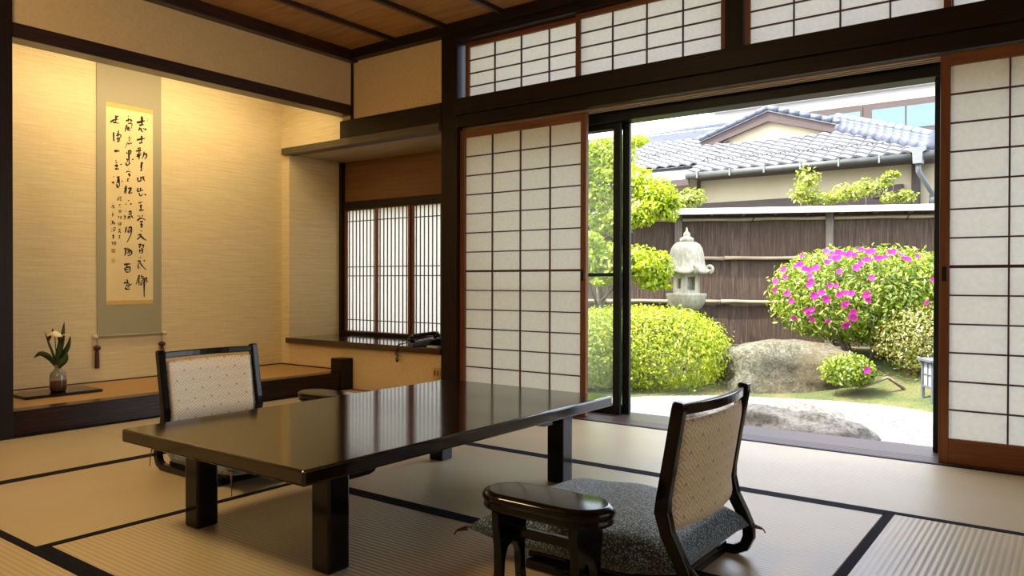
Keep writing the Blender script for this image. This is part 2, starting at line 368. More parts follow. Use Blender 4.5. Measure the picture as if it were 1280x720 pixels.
M['tassel'] = simple('tassel_thread', (.10, .06, .045), None, .8)
M['note'] = simple('note_paper', (.45, .45, .44), None, .6)

# ================================================================== THE ROOM
XT, YB, ZC = -4.46, 3.97, 2.575      # tokonoma front plane, garden-side wall plane, ceiling

# ---- floor and tatami mats
floor = struct(B('floor', (XT, -1.7, -.12), (2.2, 3.92, -.052), 'dark_wood_x', origin=(0, 0, 0)), 'raised room floor covered edge to edge with tatami mats')
def tatami(x0, x1, y0, y1):
    lx, ly = x1 - x0, y1 - y0; rot = 0 if lx >= ly else PI / 2
    L, Wd = max(lx, ly) - .002, min(lx, ly) - .002
    m = MB().box((-L / 2, -Wd / 2, -.05), (L / 2, Wd / 2, 0)).build('tatami_mat', 'tatami', floor, bevel=.003, seg=1)
    m.location = ((x0 + x1) / 2, (y0 + y1) / 2, 0); m.rotation_euler = (0, 0, rot)
    for s in (-1, 1):
        a, b = sorted((s * Wd / 2, s * (Wd / 2 - .029)))
        MB().box((-L / 2, a, -.001), (L / 2, b, .0016)).build('border', 'border', m)
for r in ((-4.46, -3.50, 2.0, 3.92), (-4.46, -3.50, .05, 2.0), (-3.50, -2.54, 1.01, 2.97), (-3.50, -1.53, 2.97, 3.92), (-1.53, .43, 2.97, 3.92),
          (-2.54, -.535, 2.02, 2.97), (-2.54, -.535, 1.01, 2.02), (-.535, .43, 1.01, 2.97), (-3.50, -1.53, .05, 1.01), (-1.53, .43, .05, 1.01),
          (.43, 1.40, 1.96, 3.92), (.43, 1.40, .0, 1.96), (1.40, 2.2, 1.96, 3.92), (1.40, 2.2, 0, 1.96), (-4.46, -2.5, -.9, .05), (-2.5, -.5, -.9, .05), (-.5, 1.4, -.9, .0)):
    tatami(*r)

struct(B('floor_base', (-5.6, -1.8, -.5), (2.4, 4.19, -.125), 'stucco_base'), 'unseen slab added under the house to seal out light')  # added slab, stops light leaking in under the floor
# ---- ceiling with battens
ceil = struct(B('ceiling', (-5.5, -1.7, ZC + .02), (2.3, 4.2, ZC + .05), 'dark_wood_x', origin=(0, 0, 0)), 'board ceiling with thin dark battens')
y = -1.6
while y < 3.97:
    B('ceiling_plank', (XT, y, ZC), (2.2, min(y + .457, 3.97), ZC + .02), 'ceiling', ceil, bevel=.002); y += .46
x = -3.945
while x < 2.1:
    B('batten', (x - .016, -1.6, ZC - .03), (x + .016, 3.92, ZC), 'dark_wood_y', ceil, bevel=.002); x += .487

tn = [0]
def trim(a, b, mat, label, bevel=.003):
    tn[0] += 1
    return struct(B('trim_%d' % tn[0], a, b, mat, bevel=bevel), label)

# ---- tokonoma alcove
struct(B('wall_left_back', (-5.42, 1.35, 0), (-5.33, 4.05, 2.7), 'grasscloth'), 'gold grasscloth back wall of the tokonoma alcove')
struct(B('wall_left_end', (-5.33, 1.40, 0), (-4.46, 1.515, 2.6), 'grasscloth'), 'end wall of the tokonoma behind the dark post')
struct(B('wall_left', (-4.575, 1.52, 2.173), (XT, 3.97, ZC + .02), 'plaster'), 'tan plaster wall above the tokonoma lintel')
struct(B('wall_left_near', (-4.60, -1.7, 0), (XT, 1.51, ZC + .02), 'plaster'), 'tan plaster wall beside the tokonoma post')
trim((-4.58, 1.517, 0), (-4.43, 1.637, ZC), 'dark_wood', 'dark square post at the open end of the tokonoma')
trim((-4.58, 1.63, 2.094), (XT + .004, 3.965, 2.173), 'dark_wood_y', 'streaky dark lintel across the top of the tokonoma')
trim((-4.575, 1.63, 0), (XT, 3.86, .137), 'gamachi', 'glossy dark step board along the tokonoma floor', .006)
trim((-4.572, 3.855, 0), (-4.447, 3.968, .236), 'dark_wood', 'short dark post ending the tokonoma step', .004)
struct(B('floor_tokonoma', (-5.33, 1.515, 0), (-4.575, 3.97, .134), 'tan_mat'), 'tan matting on the raised tokonoma floor')
trim((-5.33, 1.515, .134), (-5.322, 3.97, .142), 'dark_wood_y', 'thin dark strip along the back of the tokonoma floor', 0)
trim((-5.322, 3.962, .134), (-4.575, 3.97, .142), 'dark_wood_x', 'thin dark strip along the end of the tokonoma floor', 0)
trim((XT - .003, 1.63, 2.492), (-4.395, 3.97, ZC), 'dark_wood_y', 'dark ceiling moulding above the tokonoma wall')
trim((XT - .003, -1.6, 2.492), (-4.395, 1.52, ZC), 'dark_wood_y', 'dark ceiling moulding left of the tokonoma post')

# ---- window bay beside the tokonoma
struct(B('wall_bay_side', (-5.42, 3.971, 0), (-5.23, 4.62, 2.6), 'grasscloth'), 'pale side wall of the window bay')
trim((XT, 3.921, -.05), (-3.53, 3.97, .001), 'sill', 'narrow wooden strip between the mats and the wall under the counter', 0)
struct(B('wall_bay_lower', (-5.229, 3.97, -.3), (-3.53, 4.06, .314), 'plaster'), 'tan wall under the window bay counter')
struct(B('wall_bay_upper', (-5.33, 3.97, 1.92), (-4.574, 4.06, 2.7), 'grasscloth'), 'gold wall above the window bay inside the tokonoma')
struct(B('wall_corner', (-4.573, 3.971, 2.0625), (-3.53, 4.06, ZC + .02), 'plaster'), 'tan plaster panel in the ceiling corner')
struct(B('wall_bay_end', (-3.53, 4.10, 0), (-3.42, 4.70, 2.6), 'plaster'), 'hidden end wall of the window bay')
trim((-4.462, 3.955, 2.05), (-4.446, 3.975, ZC), 'dark_wood', 'thin dark corner strip', 0)
trim((-5.275, 3.925, 1.866), (-3.53, 4.03, 1.921), 'bay_header', 'long brown header board over the window bay')
trim((-5.229, 4.031, 1.872), (-3.53, 4.60, 1.90), 'pale_board', 'pale board ceiling of the window bay', 0)
trim((-4.574, 3.945, 1.9215), (-3.53, 4.06, 2.062), 'dark_wood_x', 'dark beam over the window bay')
trim((-5.235, 3.935, .315), (-3.53, 4.55, .36), 'counter', 'glossy dark wooden counter of the window bay', .004)
trim((-5.229, 4.50, .36), (-5.195, 4.60, 1.872), 'dark_wood', 'dark jamb of the bay window')
trim((-5.195, 4.515, 1.452), (-3.53, 4.60, 1.522), 'dark_wood_x', 'dark rail above the bay window')
trim((-5.195, 4.54, 1.522), (-3.53, 4.58, 1.872), 'tan_board', 'brown board panel above the bay window', 0)
trim((-5.195, 4.50, .36), (-3.53, 4.60, .388), 'dark_wood_x', 'dark bottom rail of the bay window')

def lattice(name, label, x0, x1, yc, z0, z1, stile, top, bot, cols, rows, barw=.007, mid=None, wood='cedar', woodx='cedar_x', pull=None, bardepth=.012, sheet='paper'):
    """a paper screen: stiles, rails, separate lattice bars and one sheet of paper; cols / rows: inner bar positions (0..1 of the opening)"""
    r = sroot(name, label, ((x0 + x1) / 2, yc, z0)); h = z1 - z0; w = (x1 - x0) / 2
    a, b = -w + stile[0], w - stile[1]; c, d = bot, h - top; t = .015
    B('stile', (-w, -t, 0), (a, t, h), wood, r, .002); B('stile', (b, -t, 0), (w, t, h), wood, r, .002)
    B('top_rail', (a, -t, d), (b, t, h), woodx, r, .002); B('bottom_rail', (a, -t * .8, 0), (b, t * .8, c), woodx, r, .002)
    for q in cols:
        xx = a + q * (b - a); B('lattice_bar', (xx - barw / 2, -t * .55, c), (xx + barw / 2, -t * .55 + bardepth, d), 'bar', r)
    for q in rows:
        zz = c + q * (d - c); bw = barw * (2.0 if mid is not None and abs(q - mid) < 1e-4 else 1)
        B('lattice_bar', (a, -t * .62, zz - bw / 2), (b, -t * .62 + bardepth, zz + bw / 2), 'bar', r)
    MB().add([(a, -t * .6 + bardepth, c), (b, -t * .6 + bardepth, c), (b, -t * .6 + bardepth, d), (a, -t * .6 + bardepth, d)], [(0, 1, 2, 3)]).build('paper', sheet, r)
    if pull is not None:
        px, pz = pull; B('finger_pull', (px - .010, -t - .002, pz - .035), (px + .010, -t + .004, pz + .035), 'sash', r, .003)
    return r
R13 = [(6 - k) / 13 for k in range(6)] ; R13 = sorted([k / 13 for k in range(1, 13)])
lattice('door_1', 'paper shoji screen standing beside the glass sash', -3.389, -2.386, 4.0, .003, 1.858, (.043, .040), .053, .112, [.25, .5, .75], R13, mid=6 / 13, pull=(.475, .86))
lattice('door_2', 'paper shoji screen standing beside the garden lamp', -.493, .49, 3.962, .003, 1.858, (.040, .040), .053, .112, [.25, .5, .75], R13, mid=6 / 13, pull=(-.472, .86))
lattice('window_1', 'transom paper panel next to the tan corner wall', -3.36, -2.43, 4.02, 2.055, 2.456, (.03, .03), .032, .009, [.25, .5, .75], [.25, .5, .75])
lattice('window_2', 'transom paper panel above the left half of the open doorway', -2.455, -1.508, 3.985, 2.064, 2.456, (.03, .03), .032, .009, [.25, .5, .75], [.25, .5, .75])
lattice('window_3', 'transom paper panel right of the short dark strut', -1.41, -.455, 3.985, 2.064, 2.456, (.03, .03), .032, .009, [.25, .5, .75], [.25, .5, .75])
lattice('window_4', 'transom paper panel above the right shoji screen', -.48, .49, 4.02, 2.055, 2.456, (.03, .03), .032, .009, [.25, .5, .75], [.25, .5, .75])
for k in range(4):
    xa = -5.195 + k * .405
    lattice('window_%d' % (5 + k), ['bay window screen beside the pale side wall', 'middle bay window screen of fine vertical bars', 'bay window screen behind the telephone', 'bay window screen hidden by the dark post'][k],
            xa, xa + .41, 4.55 - .018 * (k % 2), .388, 1.452, (.03, .022), .006, .006, [(j + .5) / 8 for j in range(8)], [.09, .455, .53, .91], barw=.0075, bardepth=.008, sheet='bay_paper')
trim((-3.53, 3.95, 0), (-3.388, 4.11, ZC), 'dark_wood', 'dark square post between the window bay and the shoji screen')
trim((-1.508, 3.95, 2.06), (-1.412, 4.05, 2.47), 'dark_wood', 'short dark strut between the transom panels')
trim((-3.388, 3.918, 1.952), (2.2, 4.05, 2.062), 'dark_wood_x', 'dark upper lintel above the shoji screens')
trim((-3.388, 3.944, 1.872), (2.2, 3.985, 1.952), 'dark_wood_x', 'dark lower lintel above the shoji screens')
for k, yy in enumerate((3.985, 4.022, 4.059)):
    trim((-3.388, yy + .021, 1.866), (2.2, yy + .037, 1.952), 'groove', 'grooved runner under the lintel in a painted lit tone', .001)
    trim((-3.388, yy, 1.885), (2.2, yy + .021, 1.952), 'dark_wood_x', 'shadowed groove between the runners of the lintel', 0)
trim((-3.388, 3.93, 2.456), (2.2, 4.05, ZC), 'dark_wood_x', 'dark beam above the transom panels')
trim((-4.40, 3.90, 2.505), (2.2, 3.97, ZC), 'dark_wood_x', 'dark ceiling moulding over the garden side')
trim((.49, 3.95, 0), (.63, 4.11, ZC), 'dark_wood', 'dark square post right of the shoji screen')
struct(B('wall_garden', (.63, 3.97, 0), (2.3, 4.06, ZC), 'plaster'), 'plaster wall at the far end of the garden side')
# sill
trim((-3.388, 3.921, -.05), (2.2, 3.936, .001), 'bar', 'narrow dark strip where the mats meet the sill', 0)
for k in range(4):
    trim((-3.388, 3.938 + k * .034, -.05), (2.2, 3.966 + k * .034, .002), 'sill', 'grooved runner strip of the sliding screens in the sill', .001)
trim((-3.388, 4.076, -.05), (2.2, 4.315, 0), 'sill', 'broad worn wooden outer sill', .003)
struct(B('wall_foundation', (-3.4, 4.20, -.6), (2.3, 4.30, -.052), 'stucco_base'), 'stucco footing under the outer sill')
# black sliding sashes
trim((-3.388, 4.14, 1.812), (2.2, 4.27, 2.06), 'sash', 'black sash head over the opening')
def sash(name, label, x0, x1, y):
    r = sroot(name, label, ((x0 + x1) / 2, y, .0)); w = (x1 - x0) / 2
    B('stile', (-w, -.014, .001), (-w + .05, .014, 1.812), 'sash', r, .003); B('stile', (w - .05, -.014, .001), (w, .014, 1.812), 'sash', r, .003)
    B('bottom_rail', (-w + .05, -.012, .001), (w - .05, .012, .055), 'sash', r, .003); B('top_rail', (-w + .05, -.012, 1.775), (w - .05, .012, 1.812), 'sash', r, .003)
    B('middle_rail', (-w + .05, -.010, .858), (w - .05, .010, .880), 'sash', r, .002)
    for za, zb in ((.055, .858), (.880, 1.775)):
        MB().add([(-w + .05, 0, za), (w - .05, 0, za), (w - .05, 0, zb), (-w + .05, 0, zb)], [(0, 1, 2, 3)]).build('pane', 'glass', r)
    return r
sash('door_3', 'black framed sliding glass door pushed behind the left shoji screen', -3.36, -2.255, 4.19)
sash('door_4', 'black framed sliding glass door stacked on the outer track', -3.35, -2.215, 4.235)
sash('door_5', 'black framed sliding glass door behind the right shoji screen', -.545, .48, 4.19)
# rest of the house that closes the room behind the camera
for k in range(2):  # unseen side screens added to let in neutral fill light
    lattice('door_%d' % (6 + k), 'unseen paper screen added in the side wall for daylight fill', 0, 1.38, 0, .003, 1.95, (.04, .04), .05, .11, [.25, .5, .75], R13, sheet='bay_paper').matrix_world = Matrix.Translation((2.2, 1.9 + k * 1.38, .003)) @ Matrix.Rotation(-PI / 2, 4, 'Z')
struct(B('wall_right_near', (2.2, -1.7, -.1), (2.3, 1.2, 1.95), 'plaster'), 'plaster wall below the side beam')
struct(B('wall_right', (2.2, -1.7, 1.955), (2.3, 3.97, ZC + .02), 'plaster'), 'plaster wall at the right side of the room')
struct(B('wall_rear', (-4.6, -1.8, -.1), (2.3, -1.7, ZC + .02), 'plaster'), 'plaster wall behind the viewer')
# eave above the garden side
trim((-5.6, 3.99, 2.70), (2.6, 4.45, 2.76), 'eave', 'wooden underside of the eave over the garden doors')
trim((-5.6, 1.2, 2.70), (2.6, 3.98, 2.74), 'eave', 'roof deck over the room', 0)

# ---- out of the picture: tokonoma tube lamp, and a pendant added as fill
def tokonoma_lamp():
    t = thing('tube_lamp', 'slim tube lamp hidden behind the tokonoma lintel wall', 'lamp', (-4.70, 2.75, 2.30))
    B('housing', (-.02, -.95, .04), (.04, .95, .10), 'ivory', t, .004)
    MB().tube([(0, -.9, .02), (0, .9, .02)], .013, 10).build('tube', 'tube_glow', t, smooth=True)
    l = bpy.data.lights.new('tokonoma_light', 'AREA'); l.shape = 'RECTANGLE'; l.size = .03; l.size_y = 1.8; l.energy = 15; l.color = (1, .77, .44)
    o = bpy.data.objects.new('tokonoma_light', l); COL.objects.link(o); o.parent = t; o.location = (-.02, 0, 0); o.rotation_euler = (0, math.radians(28), 0)
tokonoma_lamp()
def added_fill_lamp():
    t = thing('added_pendant', 'unseen square pendant lamp added for warm fill light', 'lamp', (-2.75, .45, 1.95))
    MB().tube([(0, 0, .24), (0, 0, .60)], .004, 6).build('cord', 'sash', t)
    B('shade', (-.22, -.22, 0), (.22, .22, .20), 'fill_glow', t, .004)
    for a in (-.225, .215):
        for b in (-.225, .215): B('frame_post', (a, b, -.01), (a + .01, b + .01, .24), 'cedar', t)
    B('frame_top', (-.225, -.225, .205), (.225, .225, .24), 'cedar', t)
added_fill_lamp()

# ================================================================== THINGS IN THE ROOM
# ---- low table
def low_table():
    t = thing('low_table', 'long low black lacquered table on the tatami mats', 'table', (-2.03, 2.037, 0))
    B('table_top', (-.462, -.803, .297), (.462, .803, .340), 'table', t, .007, seg=3)
    for sx in (-1, 1):
        for sy in (-1, 1):
            cx, cy = sx * .328, sy * .602
            B('leg', (cx - .0385, cy - .0385, 0), (cx + .0385, cy + .0385, .297), 'lacquer', t, .007)
    def apron(L, e):       # profile: deep beside the legs, shallow in between
        pts = [(-L, .297), (-L, .245), (-L + e, .245), (-L + e + .02, .250), (-L + e + .035, .265), (-L + e + .06, .271)]
        return pts + [(-x, z) for x, z in reversed(pts)]
    for s in (-1, 1):
        MB().prism(apron(.565, .10), s * .328 - .012, s * .328 + .012, axis=0).build('apron', 'lacquer', t)
        MB().prism(apron(.29, .06), s * .602 - .012, s * .602 + .012, axis=1).build('apron', 'lacquer', t)
    return t
low_table()

# ---- legless chair: faces its own -x
def legless_chair(label, loc, rz):
    t = thing('legless_chair', label, 'chair', loc, rz, 'legless chairs at the low table')
    prof = [(.047, .520), (.044, .500), (.022, .372), (.004, .270), (.001, .235), (.016, .180), (.046, .125), (.062, .090), (.063, .060), (.050, .030), (.022, .016), (-.05, .014), (-.42, .014)]
    wid = [.030, .034, .034, .036, .040, .036, .034, .034, .034, .032, .030, .028, .026]
    for s in (-1, 1):
        MB().strip(prof, wid, s * .2325 - .015, s * .2325 + .015).build('side_frame', 'lacquer', t, bevel=.005)
    def bow(y): return .030 * (1 - (y / .22) ** 2)
    def rail(z0, z1, th, name):
        m = MB(); n = 12; ring = []
        for i in range(n + 1):
            y = -.2175 + .435 * i / n; x = (z0 - .24) * .164 + bow(y)
            ring.append([(x - th / 2, y, z0), (x + th / 2, y, z0), (x + th / 2 + .002, y, z1), (x - th / 2 + .002, y, z1)])
        m.add([p for r in ring for p in r], [(4 * i + a, 4 * i + (a + 1) % 4, 4 * i + 4 + (a + 1) % 4, 4 * i + 4 + a) for i in range(n) for a in range(4)] + [(0, 1, 2, 3), (4 * n, 4 * n + 1, 4 * n + 2, 4 * n + 3)])
        return m.build(name, 'lacquer', t, smooth=False, bevel=.004)
    rail(.484, .512, .022, 'top_rail')
    # padded back
    m = MB(); nu, nv = 18, 14; vs = []; uv = []; fs = []
    def px(z): return (z - .24) * .164 if z > .24 else (.24 - z) * .20
    for side in (1, -1):
        o = len(vs)
        for i in range(nu + 1):
            for j in range(nv + 1):
                y = -.215 + .43 * i / nu; z = .185 + .285 * j / nv
                a = min(1, min(i, nu - i) / 1.2); b = min(1, min(j, nv - j) / 1.5)
                th = .004 + .011 * math.sqrt(a * b)
                vs.append((px(z) + bow(y) + side * th, y, z)); uv.append((y, z))
        for i in range(nu):
            for j in range(nv):
                q = [o + i * (nv + 1) + j, o + (i + 1) * (nv + 1) + j, o + (i + 1) * (nv + 1) + j + 1, o + i * (nv + 1) + j + 1]
                fs.append(tuple(q if side > 0 else q[::-1]))
    o = (nu + 1) * (nv + 1); edge = [i * (nv + 1) for i in range(nu + 1)] + [nu * (nv + 1) + j for j in range(1, nv + 1)] + [i * (nv + 1) + nv for i in range(nu - 1, -1, -1)] + [j for j in range(nv - 1, 0, -1)]
    for k in range(len(edge)):
        a, b = edge[k], edge[(k + 1) % len(edge)]; fs.append((a, b, b + o, a + o))
    m.v, m.f, m.uv = vs, fs, uv
    m.build('back_pad', 'brocade', t, smooth=True)
    B('seat_board', (-.43, -.2175, .024), (.0, .2175, .042), 'lacquer', t, .004)
    B('cross_bar', (-.42, -.2175, .004), (-.39, .2175, .024), 'lacquer', t, .003)
    B('cross_bar', (-.03, -.2175, .004), (.0, .2175, .024), 'lacquer', t, .003)
    return t
def cushion(label, loc, rz, drop):
    t = thing('floor_cushion', label, 'cushion', loc, rz, 'floral floor cushions')
    m = MB(); n = 22
    def shape(s):
        def fn(a, b):
            u, v = 2 * a - 1, 2 * b - 1
            tip = (abs(u) ** 7) * (abs(v) ** 7)
            k = 1 - .05 * (1 - abs(v) ** 3) * abs(u) ** 6; l = 1 - .05 * (1 - abs(u) ** 3) * abs(v) ** 6
            x = u * .315 * k + .02 * tip * u; back = max(0, (x - .16) / .15); y = v * (.292 - .078 * min(1, back)) * l + .012 * tip * v
            e = max(0, 1 - abs(u) ** 3.6) * max(0, 1 - abs(v) ** 3.6)
            z = .066 * (e ** .28) * s + .010 * math.sin(3 * x * 7 + 2 * y * 5) * e * (s > 0)
            return (x, y, .056 + z * (1 if s > 0 else .82))
        return fn
    m.grid(shape(1), n, n); m.grid(shape(-1), n, n)
    o = m.build('cushion_body', 'floral', t, smooth=True)
    bm = bmesh.new(); bm.from_mesh(o.data); bmesh.ops.remove_doubles(bm, verts=bm.verts, dist=.0008); bmesh.ops.recalc_face_normals(bm, faces=bm.faces); bm.to_mesh(o.data); bm.free()
    for sx, sy in ((-1, -1), (-1, 1), (1, -1), (1, 1)):
        x0, y0 = sx * .333, sy * (.302 if sx < 0 else .225)
        MB().tube([(x0, y0, .053), (x0 + sx * .022, y0 + sy * .012, .046), (x0 + sx * .028, y0 + sy * .016, .046 - drop * .3), (x0 + sx * .034, y0 + sy * .018, .044 - drop)], [.008, .0045, .0022, .0018], 6).build('tassel', 'tassel', t, smooth=True)
    return t
def armrest(label, loc, rz):
    t = thing('armrest_stand', label, 'armrest', loc, rz, 'lacquered armrest stands')
    m = MB(); n = 12; Lx, Wy = .185, .084
    def ring(ins, z):
        r = Wy - ins; c = Lx - Wy; out = []
        for k in range(n + 1): a = -PI / 2 + PI * k / n; out.append((c * .9 + (r + .018) * math.cos(a), r * math.sin(a), z))
        for k in range(n + 1): a = PI / 2 + PI * k / n; out.append((-c * .9 + (r + .018) * math.cos(a), r * math.sin(a), z))
        return out
    K = 1.088
    tiers = [(.03, .2055), (.012, .206), (.004, .211), (.004, .219), (.009, .223), (.003, .227), (0, .233), (0, .239), (.006, .246), (.014, .2495), (.02, .250)]
    rs = [ring(a, b * K) for a, b in tiers]; k = len(rs[0])
    m.add([p for r in rs for p in r], [(i * k + j, i * k + (j + 1) % k, (i + 1) * k + (j + 1) % k, (i + 1) * k + j) for i in range(len(rs) - 1) for j in range(k)] + [tuple(range(k))[::-1], tuple(range((len(rs) - 1) * k, len(rs) * k))])
    m.build('top', 'lacquer', t, smooth=True)
    half = [(.066, .206), (.064, .165), (.056, .115), (.055, .06), (.066, 0), (.043, 0), (.036, .055), (.034, .085), (.022, .112), (0, .122)]
    half = [(y, z * K) for y, z in half]; poly = half + [(-y, z) for y, z in reversed(half[:-1])]
    for s in (-1, 1):
        MB().prism(poly, s * .118 - .012, s * .118 + .012, axis=0).build('end_leg_panel', 'lacquer', t, bevel=.003)
    B('stretcher', (-.106, -.010, .150), (.106, .010, .175), 'lacquer', t, .003)
    return t
legless_chair('black framed legless chair on the garden side, its woven back seen from behind', (-.84, 2.018, 0), 0)
legless_chair('black framed legless chair on the scroll side of the low table', (-3.155, 1.985, 0), PI)
cushion('dark floral floor cushion on the chair whose back is seen from behind', (-1.10, 2.022, .043), 0, .012)
cushion('dark floral floor cushion on the chair in front of the hanging scroll', (-2.895, 1.981, .043), PI, .078)
armrest('glossy black armrest stand beside the chair seen from behind', (-1.088, 1.625, 0), 0)
armrest('black armrest stand partly hidden behind the low table', (-2.97, 2.49, 0), PI)

# ---- hanging scroll
CALLI = '''211,78 239,68 270,54 10;248,27 249,64 247,89 11;228,95 264,82 8;236,108 224,134 8;244,112 245,131 258,138 7;259,109 265,117 6;270,109 280,122 9
211,201 241,189 271,179 8;247,164 246,213 8;227,221 255,212 7
216,259 241,249 5;204,280 247,267 6;223,261 226,296 5;236,253 233,295 5;211,304 247,292 6;208,316 241,306 6;227,296 228,335 8;255,298 281,289 278,317 266,326 7;264,274 261,302 247,326 6
240,360 251,355 247,369 242,381 7;236,390 249,385 6;244,364 245,408 8;237,413 252,408 6
219,463 217,491 7;219,492 238,485 246,477 6;241,454 240,483 6;247,463 266,450 6;257,455 261,472 269,485 7
221,537 218,562 252,551 7;238,533 237,558 7;255,545 252,553 6;227,570 232,588 246,589 255,572 6;272,575 274,586 10
230,635 224,650 4;225,644 255,632 4;240,634 238,646 4;232,663 246,656 235,673 6;227,694 263,690 7;240,662 241,689 7
218,731 223,739 5;230,732 234,739 5;252,726 246,738 5;213,770 240,749 274,761 7;232,777 252,771 243,785 6;243,785 246,812 238,809 8;235,796 257,791 6
243,837 244,844 8;218,871 240,864 232,882 212,899 6;212,899 221,896 240,879 5;238,873 257,892 280,904 8
222,942 239,934 230,962 7;229,948 226,959 5;246,942 260,940 254,961 7;232,970 229,995 6;240,964 251,969 250,994 235,996 6;233,981 250,979 5
234,1025 237,1030 10;215,1058 234,1051 237,1059 6;262,1047 268,1055 8;222,1068 220,1103 232,1100 5;229,1059 251,1089 279,1116 6
218,1161 234,1153 4;232,1153 218,1183 204,1221 6;215,1183 229,1177 220,1205 5;226,1188 226,1227 6;245,1150 240,1177 4;240,1166 254,1162 254,1188 240,1193 5;240,1178 254,1176 4;243,1199 239,1224 251,1216 5;248,1199 257,1213 4;265,1172 282,1174 276,1188 288,1197 276,1208 6;265,1174 263,1238 263,1310 8
152,40 156,45 7;134,81 153,70 175,61 6;153,56 152,84 5;164,71 178,69 164,87 5;148,95 178,93 170,130 5;143,104 129,155 7;153,116 149,138 167,141 7;161,120 156,134 4
161,183 150,203 3;156,189 167,195 153,214 3;159,207 161,218 4;148,225 129,269 3;152,230 159,240 8;167,225 174,235 8
137,297 148,307 6;148,288 169,281 167,304 150,312 6;156,284 156,338 158,373 7;137,345 147,346 142,366 6;134,370 142,388 167,368 7;180,337 187,343 9
153,409 155,412 4;134,438 153,427 175,433 4;157,438 155,460 5;150,455 166,450 158,467 5;148,477 147,499 157,496 4;158,476 150,485 4
123,553 142,543 6;134,530 136,551 133,589 8;131,557 121,585 5;150,550 172,543 163,559 7;172,550 155,579 180,574 7
151,630 155,635 7;133,660 140,660 6;166,651 174,659 8
132,706 135,710 5;121,741 131,746 125,765 6;121,763 133,751 4;152,714 169,705 169,729 152,728 6;160,716 158,730 4;155,739 147,764 6;160,738 163,765 5;169,735 185,753 7
139,816 128,860 6;128,860 139,832 4;152,826 171,817 170,863 141,927 7;151,834 149,854 163,847 163,835 152,836 5
122,966 133,979 6;133,963 130,1006 122,1018 6;144,962 141,989 4;147,968 174,988 168,1010 146,1018 7;155,978 144,1006 5;163,981 153,1008 5
120,1080 168,1074 8;144,1080 135,1102 5;127,1102 130,1132 7;130,1102 163,1099 160,1134 7;133,1117 160,1113 5;133,1133 157,1132 6
118,1210 149,1202 7;138,1183 146,1202 132,1238 6;149,1208 165,1224 176,1212 5;141,1229 165,1222 5;132,1240 135,1251 162,1251 8;146,1235 160,1240 5
28,107 52,87 83,76 7;67,52 65,104 7;83,52 67,71 5;46,104 62,103 89,104 7
51,170 50,235 7;50,208 59,233 4;70,183 91,172 4;84,152 80,209 5;67,194 99,181 96,201 72,207 5;70,216 96,206 5;80,214 83,232 72,231 6;91,212 95,228 4
55,303 72,296 91,296 10
64,360 70,373 4;62,382 80,377 4;56,404 75,391 67,403 80,398 70,413 6;59,422 88,419 8;99,382 103,390 8
49,477 53,480 7;38,521 50,514 50,530 6;72,480 93,470 6;83,476 77,509 69,520 6;85,473 88,513 91,534 7;72,525 77,549 93,531 7;107,499 111,505 7;75,504 88,500 4
77,622 76,643 3;85,610 83,640 3;91,618 107,611 3;96,609 94,631 3;91,634 109,638 3;101,625 107,630 3
85,667 101,663 3;92,662 92,674 3;86,681 88,684 4;98,680 100,683 4
85,709 101,705 96,719 88,719 85,709 3;92,705 92,717 3
80,749 90,746 3;85,744 84,768 3;93,751 104,748 96,764 106,763 3
82,790 82,817 3;87,795 104,791 95,800 3;95,797 94,816 3;87,805 105,803 3
82,838 98,834 3;90,831 90,848 3;82,851 99,846 3;87,851 81,863 3;94,850 95,860 103,857 3
82,881 98,878 3;90,878 90,900 3;85,892 95,890 3;85,900 97,898 3
45,656 48,657 3;37,679 51,675 45,699 4;35,692 43,686 3;50,683 57,693 4
37,734 53,727 3;44,731 44,755 3;39,744 53,740 3;43,716 45,719 3
35,785 53,781 4;42,779 42,806 4;29,801 34,809 3;40,795 56,794 53,808 4;58,797 61,804 3;37,803 50,800 3
37,830 40,835 3;34,849 39,854 3;48,829 61,826 58,842 45,843 3;50,833 50,853 3;44,854 61,847 3
40,883 55,877 4;48,875 49,907 5;41,894 56,889 4;45,904 51,899 4
40,923 41,947 3;37,934 44,929 3;50,928 49,947 3;50,928 63,925 63,946 55,948 3;55,933 54,944 3'''
